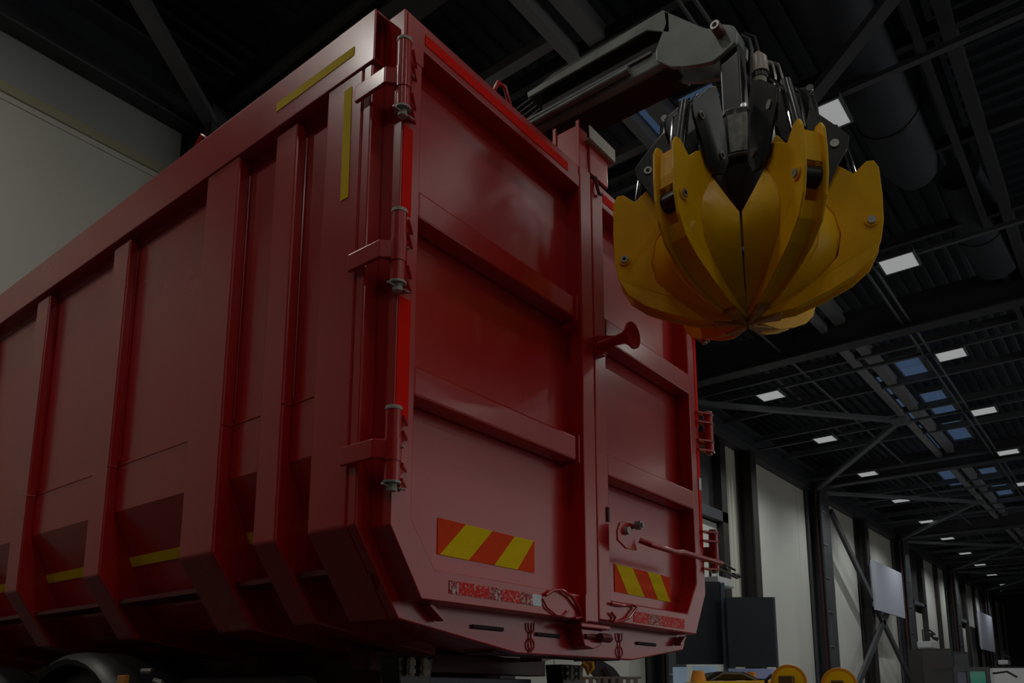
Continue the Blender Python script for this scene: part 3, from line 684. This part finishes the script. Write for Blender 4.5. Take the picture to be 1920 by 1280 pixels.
# ================================================================== GRAPPLE
GX, GY = 3.163, 1.22
grap = empty('grapple', GX, GY, 1.55, 'closed yellow six-claw orange-peel grapple hanging from the crane tip', 'grapple')
def gp(az, r, z, off=0.0):
    a = math.radians(az); return (GX+math.cos(a)*r-math.sin(a)*off, GY+math.sin(a)*r+math.cos(a)*off, z)
def lathe(mb, prof, n=40, a0=0.0):
    vs = []; fs = []; L_ = len(prof)
    for k in range(n):
        a = a0+2*math.pi*k/n
        for (r, z) in prof: vs.append((GX+math.cos(a)*r, GY+math.sin(a)*r, z))
    for k in range(n):
        k2 = (k+1) % n
        for i in range(L_-1): fs.append((k*L_+i, k*L_+i+1, k2*L_+i+1, k2*L_+i))
    return mb.add(vs, fs)
# suspension link and rotator
lk = part('suspension_link', MB().box(3.124, 3.212, 1.175, 1.268, 2.56, 2.93), M_black, grap, bevel=0.008)
part('link_head', MB().tube([(3.126, 1.232, 2.985), (3.211, 1.232, 2.985)], 0.050, 20).box(3.126, 3.211, 1.178, 1.265, 2.90, 2.985), M_boom, lk, smooth=True)
rot = part('rotator', lathe(MB(), [(0.0, 2.575), (0.072, 2.575), (0.080, 2.55), (0.098, 2.545), (0.100, 2.50), (0.0, 2.50)]), M_chrome, grap, smooth=True)
part('swivel_block', MB().tube([(3.222, 1.125, 2.68), (3.222, 1.125, 2.77)], [0.030, 0.034], 12).tube([(3.224, 1.12, 2.79), (3.226, 1.12, 2.87), (3.222, 1.13, 2.90)], [0.042, 0.036, 0.02], 14), M_dirtwhite, grap, smooth=True)
part('swivel_band', MB().tube([(3.223, 1.123, 2.765), (3.223, 1.123, 2.795)], 0.037, 14), M_black, grap, smooth=True)
part('swivel_fitting', MB().tube([(3.19, 1.13, 2.55), (3.20, 1.12, 2.70)], 0.016, 8).tube([(3.245, 1.13, 2.55), (3.242, 1.12, 2.66)], 0.022, 8).tube([(3.13, 1.17, 2.55), (3.13, 1.17, 2.60)], 0.014, 8), M_chrome, grap, smooth=True)
part('hose', MB().tube([(3.20, 1.19, 3.02), (3.225, 1.16, 3.0), (3.225, 1.15, 2.94), (3.205, 1.15, 2.86), (3.20, 1.155, 2.75), (3.195, 1.15, 2.58)], 0.008, 8), M_steell, grap, smooth=True)
part('hose', MB().tube([(3.21, 1.18, 3.03), (3.24, 1.14, 3.01), (3.245, 1.13, 2.95), (3.24, 1.12, 2.88)], 0.008, 8), M_rubber, grap, smooth=True)
for (dx, dy) in ((0.03, -0.04), (0.048, -0.06)):
    part('hose', MB().tube([(3.225+dx*0.5, 1.13+dy*0.5, 2.87), (3.225+dx, 1.11+dy, 2.84), (3.228+dx*1.2, 1.11+dy*1.2, 2.77), (3.22+dx, 1.12+dy, 2.69), (3.21+dx*0.5, 1.13+dy*0.5, 2.63)], 0.006, 8), M_zinc, grap, smooth=True)
# hub body
hub = part('hub', lathe(MB(), [(0.0, 2.505), (0.10, 2.505), (0.105, 2.528), (0.128, 2.528), (0.162, 2.50), (0.166, 2.42), (0.155, 2.33), (0.142, 2.28), (0.0, 2.28)], 44), M_black, grap, smooth=True)
part('hub_rim', lathe(MB(), [(0.104, 2.528), (0.104, 2.535), (0.128, 2.535), (0.130, 2.528), (0.104, 2.528)], 44), M_steell, hub, smooth=True)
part('hub_collar', lathe(MB(), [(0.0, 2.294), (0.156, 2.294), (0.160, 2.287), (0.156, 2.280), (0.0, 2.280)], 44), M_steell, hub, smooth=True)
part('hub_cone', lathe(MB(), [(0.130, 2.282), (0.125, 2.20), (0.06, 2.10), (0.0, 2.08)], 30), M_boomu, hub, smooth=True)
part('hub_core', lathe(MB(), [(0.03, 2.10), (0.03, 1.98), (0.018, 1.95), (0.0, 1.95)], 12), M_brown, hub, smooth=True)
for q in range(6):
    part('inner_bolt', MB().tube([gp(60*q, 0.05, 2.09), gp(60*q, 0.05, 2.06)], 0.008, 8), M_rust, hub)
def cyl_plate(a0, a1, r0, r1, z0, z1, th=0.012, n=5):
    vs = []; fs = []
    for k in range(n+1):
        a = a0+(a1-a0)*k/n
        vs += [gp(a, r0, z0), gp(a, r1, z1), gp(a, r0-th, z0), gp(a, r1-th, z1)]
    for k in range(n):
        i = 4*k; fs += [(i, i+4, i+5, i+1), (i+2, i+3, i+7, i+6), (i, i+2, i+6, i+4), (i+1, i+5, i+7, i+3)]
    fs += [(0,1,3,2), (4*n, 4*n+2, 4*n+3, 4*n+1)]
    return MB().add(vs, fs)
part('type_plate', cyl_plate(189, 217, 0.158, 0.174, 2.300, 2.468), M_plate, hub)
# one claw at azimuth az
cheek_poly = [(0.562, 2.205), (0.545, 2.240), (0.515, 2.242), (0.462, 2.195), (0.405, 2.245), (0.330, 2.290), (0.245, 2.315), (0.200, 2.30), (0.190, 2.265), (0.225, 2.215), (0.300, 2.120),
              (0.375, 2.000), (0.395, 1.900), (0.375, 1.800), (0.300, 1.725), (0.180, 1.655), (0.070, 1.612), (0.060, 1.585), (0.200, 1.600), (0.330, 1.650), (0.430, 1.700), (0.505, 1.762), (0.545, 1.840), (0.562, 1.930), (0.566, 2.060)]
def claw(az, dz=0.0):
    gp0 = gp
    def gp_(a, r, z, off=0.0): return gp0(a, r, z+dz*max(0.0, min(1.0, (z-1.95)/0.22)) if r > 0.30 else z, off)
    return claw_(az, gp_, dz)
def claw_(az, gp, dz):
    # depth offset of the cheeks: parallel high up, closing towards the tip
    def w_(z, r): return 0.053 if r > 0.42 or z > 2.0 else 0.034 + (0.053-0.034)*max(0, min(1, (r-0.05)/0.37))
    c = empty('claw', 0, 0, 0); c.parent = grap; c.location = (0, 0, 0); c['label'] = 'yellow claw'
    for s in (-1, 1):
        n = len(cheek_poly)
        vs = [gp(az, r, z, s*w_(z, r)) for (r, z) in cheek_poly] + [gp(az, r, z, s*(w_(z, r)-0.014)) for (r, z) in cheek_poly]
        fs = [tuple(range(n)), tuple(range(n, 2*n))[::-1]] + [(i, (i+1) % n, n+(i+1) % n, n+i) for i in range(n)]
        part('cheek_plate', MB().add(vs, fs), M_yellow, c, bevel=0.0035)
        rr, zz = 0.515, 1.935
        part('boss', MB().tube([gp(az, rr, zz, s*0.053), gp(az, rr, zz, s*0.060)], 0.027, 20), M_yellow, c, smooth=True)
        part('bolt_head', MB().tube([gp(az, rr, zz, s*0.060), gp(az, rr, zz, s*0.066)], 0.017, 14), M_zinc, c, smooth=True)
        if s == 1: part('bolt_bore', MB().tube([gp(az, rr, zz, s*0.066), gp(az, rr, zz, s*0.0668)], 0.008, 12), M_slot, c)
    # outer spine plates: upper piece, window, lower piece following the curve
    ow = 0.040
    def spine(pts, th=0.012, inset=0.008):
        vs = []; fs = []
        for (r, z) in pts:
            ww = w_(z, r)-0.012
            vs += [gp(az, r, z, -ww), gp(az, r, z, ww)]
        m_ = len(pts)
        for (r, z) in pts:
            ww = w_(z, r)-0.012
            vs += [gp(az, r-th*0.8, z+th*0.6, -ww), gp(az, r-th*0.8, z+th*0.6, ww)]
        o2 = 2*m_
        for i in range(m_-1):
            a, b = 2*i, 2*i+2
            fs += [(a, a+1, b+1, b), (o2+a, o2+b, o2+b+1, o2+a+1), (a, b, o2+b, o2+a), (a+1, o2+a+1, o2+b+1, b+1)]
        fs += [(0, o2, o2+1, 1), (2*m_-2, 2*m_-1, o2+2*m_-1, o2+2*m_-2)]
        return MB().add(vs, fs)
    part('spine_plate', spine([(0.540, 2.20), (0.548, 2.06), (0.546, 1.995)]), M_yellow, c)
    part('spine_plate', spine([(0.505, 1.835), (0.480, 1.775), (0.415, 1.712), (0.325, 1.662), (0.200, 1.612), (0.070, 1.592)]), M_yellow, c)
    part('cylinder_eye', MB().tube([gp(az, 0.505, 1.935, -0.036), gp(az, 0.505, 1.935, 0.036)], 0.040, 20), M_black, c, smooth=True)
    # petal: shell sector of +-30 degrees that meets its neighbours
    rows = [  # (r_spine, z_spine, r_seam, z_seam)
        (0.300, 2.120, 0.330, 1.905), (0.375, 2.000, 0.345, 1.868), (0.392, 1.900, 0.335, 1.800), (0.368, 1.800, 0.275, 1.725), (0.290, 1.715, 0.190, 1.660), (0.170, 1.645, 0.100, 1.612), (0.060, 1.600, 0.012, 1.588)]
    for s in (-1, 1):
        vs = []; fs = []
        for (r0, z0_, r1, z1_) in rows:
            w0 = w_(z0_, r0)-0.006
            p0 = gp(az, r0, z0_, s*w0); p1 = gp(az+s*29.1, r1, z1_)
            pm = tuple(p0[q]*0.45+p1[q]*0.55 for q in range(3))
            ex = 0.007 if 0.1 < r1 else 0.003
            pm = (pm[0]+math.cos(math.radians(az+s*15))*ex, pm[1]+math.sin(math.radians(az+s*15))*ex, pm[2]-ex*0.5)
            vs += [p0, pm, p1]
        L_ = len(rows)
        th = [gp(az, 0, 0)] 
        inner = []
        cx_, cy_, cz_ = GX, GY, 1.98
        for v in vs:
            d_ = Vector((cx_-v[0], cy_-v[1], cz_-v[2])); d_ = d_.normalized()*0.012 if d_.length > 1e-3 else d_
            inner.append((v[0]+d_.x, v[1]+d_.y, v[2]+d_.z))
        N = len(vs)
        for i in range(L_-1):
            for j in range(2):
                a = i*3+j; fs.append((a, a+1, a+4, a+3)); fs.append((N+a, N+a+3, N+a+4, N+a+1))
        for j in range(2):
            fs.append((j, N+j, N+j+1, j+1)); e = (L_-1)*3+j; fs.append((e, e+1, N+e+1, N+e))
        for i in range(L_-1):
            a = i*3; fs.append((a, a+3, N+a+3, N+a)); a = i*3+2; fs.append((a, N+a, N+a+3, a+3))
        part('petal', MB().add(vs+inner, fs), M_yellow, c, smooth=True)
    part('claw_tip', MB().add([gp(az, 0.14, 1.585, -0.035), gp(az, 0.14, 1.585, 0.035), gp(az, 0.005, 1.568, 0.004), gp(az, 0.005, 1.568, -0.004), gp(az, 0.14, 1.612, -0.038), gp(az, 0.14, 1.612, 0.038), gp(az, 0.005, 1.60, 0.004), gp(az, 0.005, 1.60, -0.004)],
                              [(3,2,1,0),(4,5,6,7),(0,1,5,4),(1,2,6,5),(2,3,7,6),(3,0,4,7)]), M_yellowworn, c, bevel=0.004)
    # black lug plates on the hub, with pins
    lug = [(0.245, 2.56), (0.27, 2.615), (0.33, 2.575), (0.430, 2.465), (0.456, 2.430), (0.445, 2.375), (0.40, 2.300), (0.355, 2.205), (0.30, 2.185), (0.24, 2.21), (0.20, 2.29), (0.215, 2.42)]
    lz = {171: -0.07, 111: -0.06, -69: -0.10, -129: -0.085}.get(round(az), -0.06); lug = [(p[0], p[1]+lz) for p in lug]; gp = globals()['gp']
    for s in (-1, 1):
        part('lug_plate', MB().prism(lug, s*0.074, s*0.062, lambda p, a_: gp(az, p[0], p[1], a_)), M_black, hub, bevel=0.003)
        for (pr, pz) in ((0.395, 2.405+lz), (0.255, 2.290+lz)):
            part('lug_pin', MB().tube([gp(az, pr, pz, s*0.074), gp(az, pr, pz, s*0.080)], 0.0185, 16), M_zinc, hub, smooth=True)
            if s == 1: part('pin_bore', MB().tube([gp(az, pr, pz, s*0.080), gp(az, pr, pz, s*0.081)], 0.009, 12), M_slot, hub)
    # hydraulic cylinder
    cy = part('hydraulic_cylinder', MB().tube([gp(az, 0.400, 2.430), gp(az, 0.430, 2.300), gp(az, 0.458, 2.18)], [0.024, 0.028, 0.028], 14), M_black, grap, smooth=True)
    part('cylinder_rod', MB().tube([gp(az, 0.458, 2.18), gp(az, 0.503, 1.965)], 0.015, 12), M_chrome, cy, smooth=True)
    part('feed_pipe', MB().tube([gp(az, 0.335, 2.50, 0.02), gp(az, 0.440, 2.36, 0.034), gp(az, 0.474, 2.16, 0.030)], 0.006, 8).tube([gp(az, 0.335, 2.50, -0.02), gp(az, 0.440, 2.36, -0.034), gp(az, 0.474, 2.16, -0.030)], 0.006, 8), M_chrome, cy, smooth=True)
    return c
CL = ['yellow claw to the left of the front seam', 'yellow claw at the far left seen from its side', 'rear left yellow claw', 'rear right yellow claw', 'yellow claw at the far right seen from its side', 'yellow claw to the right of the front seam']
for k in range(6):
    claw(170.7-60*k, {0: -0.065, 1: 0.02, 2: 0.0, 3: 0.0, 4: -0.03, 5: -0.095}[k])['label'] = CL[k]
# side arms with hoses from the hub to the left and right
for az in (110.7, 290.7):
    ar = part('hose_arm', MB().beam(gp(az, 0.13, 2.645), gp(az, 0.330, 2.630), 0.055, 0.018).beam(gp(az, 0.14, 2.605), gp(az, 0.330, 2.600), 0.045, 0.012), M_black, hub, bevel=0.003)
    part('arm_fitting', MB().tube([gp(az, 0.318, 2.632, -0.03), gp(az, 0.318, 2.632, 0.03)], 0.016, 12), M_chrome, ar, smooth=True)
    part('arm_hose', MB().tube([gp(az, 0.318, 2.62), gp(az, 0.33, 2.54), gp(az, 0.335, 2.42), gp(az, 0.36, 2.30)], 0.020, 10), M_chrome, ar, smooth=True)
for (az, z, r) in ((174, 2.47, 0.152), (182, 2.49, 0.152), (172, 2.43, 0.150), (214, 2.47, 0.152), (222, 2.49, 0.152), (226, 2.41, 0.146)):
    part('hub_fitting', MB().tube([gp(az, r-0.01, z), gp(az, r+0.018, z)], 0.011, 10), M_chrome, hub, smooth=True)

# ================================================================== BACKGROUND THINGS
def P3(px, py, D):
    """point seen at pixel (px, py) of the photograph at depth D (used once to lay out the far things)"""
    c = Vector((px-970.0, py-1023.0, 1509.0))*(D/1509.0)
    return Vector((vx.dot(c), vy.dot(c), vz.dot(c)))
# hanging white board on the wall bay with the cross brace
def quadboard(nm, lab, cat, pts, thick, m_, D=None, y=None):
    """flat board standing in a vertical plane; pts = four relative 3D corners"""
    n = (pts[1]-pts[0]).cross(pts[3]-pts[0]).normalized()*thick
    vs = [tuple(p) for p in pts] + [tuple(p+n) for p in pts]
    return tag(part(nm, MB().add(vs, [(0,1,2,3),(7,6,5,4),(0,4,5,1),(1,5,6,2),(2,6,7,3),(3,7,4,0)]), m_), lab, cat)
hx0, hx1, hy = 46.2, 52.6, 11.55
wb_ = empty('hanging_board', 49.4, hy, 4.5, 'large pale blank board hanging on the wall beside the cross brace', 'board')
part('board_face', MB().box(hx0, hx1, hy, hy+0.12, 4.55, 7.3), M_lav, wb_)
part('board_frame', MB().box(hx0, hx1, hy+0.12, hy+0.2, 4.75, 7.1), M_steell, wb_)
wb2 = empty('hanging_board', 82, hy, 4.0, 'small far pale board hanging on the wall near the right picture edge', 'board')
part('board_face', MB().box(79.5, 86.5, hy, hy+0.12, 3.9, 7.2), M_lav, wb2)
part('board_frame', MB().box(79.5, 86.5, hy+0.12, hy+0.2, 4.1, 7.0), M_steell, wb2)
# heaters with pipework in front of the wall
def heater(x, y, z, s, lab):
    o = empty('wall_heater', x, y, z, lab, 'heater', 'air heaters along the panelled wall')
    part('heater_box', MB().box(x-1.0*s, x+1.0*s, y, y+0.9*s, z, z+0.42*s), M_white, o, bevel=0.02)
    part('heater_grille', MB().box(x-0.95*s, x+0.95*s, y+0.05*s, y+0.85*s, z-0.03*s, z), M_tapeW, o)
    for dx in (-0.7, 0.75):
        part('hanger', MB().box(x+dx*s-0.03, x+dx*s+0.03, y+0.5*s, y+0.5*s+0.06, z+0.42*s, z+1.3*s), M_steelb, o)
    p = MB()
    for k, (dz, dy) in enumerate(((1.30, 0.2), (1.05, 0.35), (0.85, 0.1))):
        p.tube([(x-1.0*s, y+dy*s, z+dz*s), (x+0.2*s, y+dy*s, z+dz*s-0.05), (x+1.7*s, y+dy*s, z+dz*s-0.25*s)], 0.06*s, 8)
    p.tube([(x+1.4*s, y+0.2*s, z+0.75*s), (x+2.2*s, y+0.2*s, z+0.80*s)], 0.13*s, 10)
    p.tube([(x+0.3*s, y+0.2*s, z+0.95*s), (x+0.55*s, y+0.2*s, z+0.95*s)], 0.14*s, 10)
    part('pipework', p, M_steelb, o, smooth=True)
    return o
a_ = P3(1362, 1098, 26.0); heater(a_.x, a_.y, a_.z, 0.62, 'white air heater with dark pipework just right of the truck doors')
a_ = P3(1752, 1214, 46.0); heater(a_.x, a_.y, a_.z, 0.80, 'white air heater above the black boxes in the middle distance')
a_ = P3(1893, 1245, 60.0); heater(a_.x, a_.y, a_.z, 0.70, 'far white air heater near the right picture edge')
# dark display boards of a stand behind the truck
stand = empty('display_stand', *P3(1350, 1270, 17.0)[:2], FL, 'navy black display boards on blue grey posts behind the truck', 'stand')
def facing(px0, px1, D):
    a = P3(px0, 1303, D); b = P3(px1, 1303, D); return a, b
def sb(nm, px0, px1, py0, py1, D, th, m_, parent):
    """upright board facing roughly towards -x, between two pixel columns and two heights"""
    a, b = P3(px0, py0, D), P3(px1, py0, D); c, d_ = P3(px1, py1, D), P3(px0, py1, D)
    a.z = b.z = (a.z+b.z)/2; c.z = d_.z = (c.z+d_.z)/2; d_.x, d_.y = a.x, a.y; c.x, c.y = b.x, b.y
    n = (b-a).cross(d_-a).normalized()*th
    vs = [tuple(p) for p in (a, b, c, d_)]+[tuple(p+n) for p in (a, b, c, d_)]
    return part(nm, MB().add(vs, [(0,1,2,3),(7,6,5,4),(0,4,5,1),(1,5,6,2),(2,6,7,3),(3,7,4,0)]), m_, parent)
sb('board', 1361, 1450, 1119, 1251, 17.0, 0.08, M_dark, stand)
sb('board', 1262, 1350, 1090, 1246, 17.5, 0.08, M_dark, stand)
sb('post', 1351, 1358, 1092, 1300, 17.2, 0.10, M_post, stand)
sb('post', 1449, 1453, 1119, 1300, 17.0, 0.06, M_post, stand)
sb('light_strip', 1358, 1452, 1253, 1272, 17.3, 0.05, M_glow2, stand)
sb('lit_window', 1262, 1288, 1250, 1283, 17.8, 0.05, M_glow, stand)
sb('lit_window', 1298, 1345, 1248, 1262, 17.8, 0.05, M_glow, stand)
sb('base_board', 1240, 1455, 1296, 1372, 18.0, 0.05, M_dark, stand)
# floor-standing black boxes and cupboards in the middle distance
def cabinet(px0, px1, pyt, D, dep, m_, lab, cat='cabinet'):
    a, b = P3(px0, pyt, D), P3(px1, pyt, D); z = (a.z+b.z)/2
    dirv = Vector((b.x-a.x, b.y-a.y, 0)).normalized(); nrm = Vector((dirv.y, -dirv.x, 0))
    if nrm.dot(Vector((a.x, a.y, 0))) < 0: nrm = -nrm
    q = [(a.x, a.y), (b.x, b.y), (b.x+nrm.x*dep, b.y+nrm.y*dep), (a.x+nrm.x*dep, a.y+nrm.y*dep)]
    o = empty('display_cabinet', (a.x+b.x)/2, (a.y+b.y)/2, FL, lab, cat)
    part('cabinet_body', MB().xy(q, FL+0.1, z), m_, o, bevel=0.03)
    q2 = [(p[0], p[1]) for p in q]; part('cabinet_plinth', MB().xy(q2, FL, FL+0.1), M_steelb, o)
    part('cabinet_top', MB().xy(q2, z, z+0.06), M_steelb, o)
    return o
cabinet(1727, 1783, 1218, 34.0, 1.2, M_steelb, 'tall black cabinet under the second air heater')
cabinet(1787, 1815, 1224, 38.0, 1.0, M_dark, 'narrow navy cabinet right of the tall black cabinet')
# tractor-like machine with green glass at the bottom right
D = 22.0
tr = empty('tractor', *P3(1830, 1290, D)[:2], FL, 'dark machine cab with green glass at the bottom right', 'tractor')
sb('cab_roof', 1788, 1856, 1250, 1258, D, 1.2, M_black, tr)
sb('cab_pillar', 1788, 1794, 1256, 1330, D, 0.1, M_black, tr)
sb('cab_pillar', 1812, 1818, 1256, 1330, D, 0.1, M_black, tr)
sb('cab_pillar', 1848, 1856, 1256, 1330, D, 0.1, M_black, tr)
sb('cab_glass', 1818, 1848, 1257, 1300, D+0.02, 0.02, M_green, tr)
sb('cab_glass', 1794, 1812, 1257, 1300, D+0.02, 0.02, M_blue, tr)
sb('body', 1780, 1870, 1300, 1365, D, 1.4, M_black, tr)
a_ = P3(1862, 1262, D); part('mirror', MB().tube([a_, a_+Vector((0.3, -0.3, 0.05)), a_+Vector((0.45, -0.5, -0.1))], 0.03, 6), M_black, tr)
# white lorry box further right
cabinet(1862, 1990, 1252, 40.0, 2.4, M_white, 'long white lorry box at the bottom right corner', 'lorry')
# yellow machine hood with orange discs
D = 9.0
mc = empty('yellow_machine', *P3(1370, 1290, D)[:2], FL, 'low yellow machine with a dark grille hood and orange beacon behind the truck', 'machine')
def seg3(pxs, D_): return [P3(a, b, D_) for a, b in pxs]
part('hood', MB().beam(P3(1292, 1290, D), P3(1432, 1288, D), 0.7, 0.14), M_yellow, mc, bevel=0.02)
sb('hood_front', 1290, 1432, 1279, 1330, D, 0.5, M_yellow, mc)
g_ = MB(); q = seg3([(1318, 1275), (1345, 1258), (1395, 1259), (1425, 1273)], D); q2 = [p+Vector((0.55, 0.4, 0)) for p in q]
g_.add([tuple(p) for p in q]+[tuple(p) for p in q2], [(0,1,2,3),(7,6,5,4),(0,4,5,1),(1,5,6,2),(2,6,7,3),(3,7,4,0)]); part('hood_cover', g_, M_black, mc, bevel=0.01)
part('hood_edge', MB().tube(seg3([(1330, 1277), (1356, 1262), (1392, 1263), (1418, 1275)], D-0.02), 0.012, 8), M_steell, mc)
a_ = P3(1309, 1262, D); part('beacon', MB().tube([a_-Vector((0,0,0.09)), a_+Vector((0,0,0.03))], [0.09, 0.06], 14), M_orange, mc, smooth=True)
a_ = P3(1409, 1264, D+0.2); part('beacon', MB().tube([a_-Vector((0,0,0.08)), a_+Vector((0,0,0.03))], [0.06, 0.05], 14), M_orange, mc, smooth=True)
part('body', MB().beam(P3(1300, 1380, D)-Vector((0,0,0.15)), P3(1440, 1380, D)-Vector((0,0,0.15)), 0.9, 0.65), M_yellow, mc, bevel=0.03)
def disc(px, py, D_, r, lab):
    c = P3(px, py, D_); ax = Vector((0.93, 0.36, 0.0)).normalized()
    o = empty('orange_disc_wheel', c.x, c.y, c.z, lab, 'wheel')
    part('disc', MB().tube([c-ax*0.05, c-ax*0.04, c+ax*0.07], [r*0.97, r, r*0.96], 32), M_orange, o, smooth=True)
    part('disc_face', MB().tube([c-ax*0.054, c-ax*0.050], [r*0.72, r*0.80], 32), M_yellow, o, smooth=True)
    part('hub', MB().box(c.x-0.10, c.x+0.0, c.y-0.07, c.y+0.07, c.z-0.09, c.z+0.06), M_brown, o, bevel=0.01)
    part('axle', MB().tube([c+ax*0.07, c+ax*0.4], 0.05, 12), M_black, o, smooth=True)
    part('stand', MB().box(c.x+0.12, c.x+0.26, c.y-0.02, c.y+0.14, FL, c.z-0.03), M_black, o, bevel=0.01)
    return o
disc(1479, 1278, 8.0, 0.172, 'round orange disc wheel with a brown hub, the nearer of two')
disc(1573, 1284, 10.5, 0.225, 'round orange disc wheel further right, half below the picture edge')
part('coil', MB().tube([P3(1440, 1290, 8.4), P3(1436, 1275, 8.4), P3(1446, 1266, 8.4), P3(1458, 1272, 8.4)], 0.02, 8), M_rubber, mc)
# crate and equipment seen under the right end of the body
gr = empty('slatted_crate', *P3(1140, 1280, 5.9)[:2], FL, 'pale slatted crate seen below the right end of the truck body', 'crate')
for k in range(9):
    sb('slat', 1076+k*14, 1084+k*14, 1271, 1290, 5.9, 0.02, M_dirtwhite, gr)
sb('crate_top', 1074, 1202, 1268, 1272, 5.9, 0.25, M_dirtwhite, gr)
sb('crate_body', 1074, 1202, 1289, 1420, 5.92, 0.25, M_plastic, gr)
arm = empty('grey_link_arm', *P3(1125, 1260, 7.5)[:2], FL, 'grey curved steel arm with a slot seen under the truck body', 'arm')
q = [(1085,1234),(1125,1236),(1150,1252),(1165,1272),(1172,1300),(1130,1300),(1112,1268)]
aa = P3(1085, 1300, 7.5); bb = P3(1172, 1300, 7.5); dv = (bb-aa); dv.z = 0; dv.normalize(); nn = Vector((dv.y, -dv.x, 0))
vs = [P3(a, b, 7.5) for a, b in q]; n_ = len(vs)
part('arm_plate', MB().add([tuple(v) for v in vs]+[tuple(v+nn*0.06) for v in vs], [tuple(range(n_)), tuple(range(n_, 2*n_))[::-1]]+[(i, (i+1) % n_, n_+(i+1) % n_, n_+i) for i in range(n_)]), M_steell, arm, bevel=0.004)
part('arm_slot', MB().beam(P3(1132, 1252, 7.43), P3(1146, 1276, 7.43), 0.012, 0.045), M_slot, arm)
part('arm_foot', MB().beam(P3(1130, 1300, 7.55), P3(1130, 1300, 7.55)*1.0+Vector((0.05, 0, -0.75)), 0.2, 0.2), M_plastic, arm)
part('lashing_shackle', MB().tube(seg3([(1092,1243),(1100,1250),(1103,1262),(1110,1252),(1109,1241),(1100,1240)], 5.2), 0.018, 8), M_yellow, truck, smooth=True)
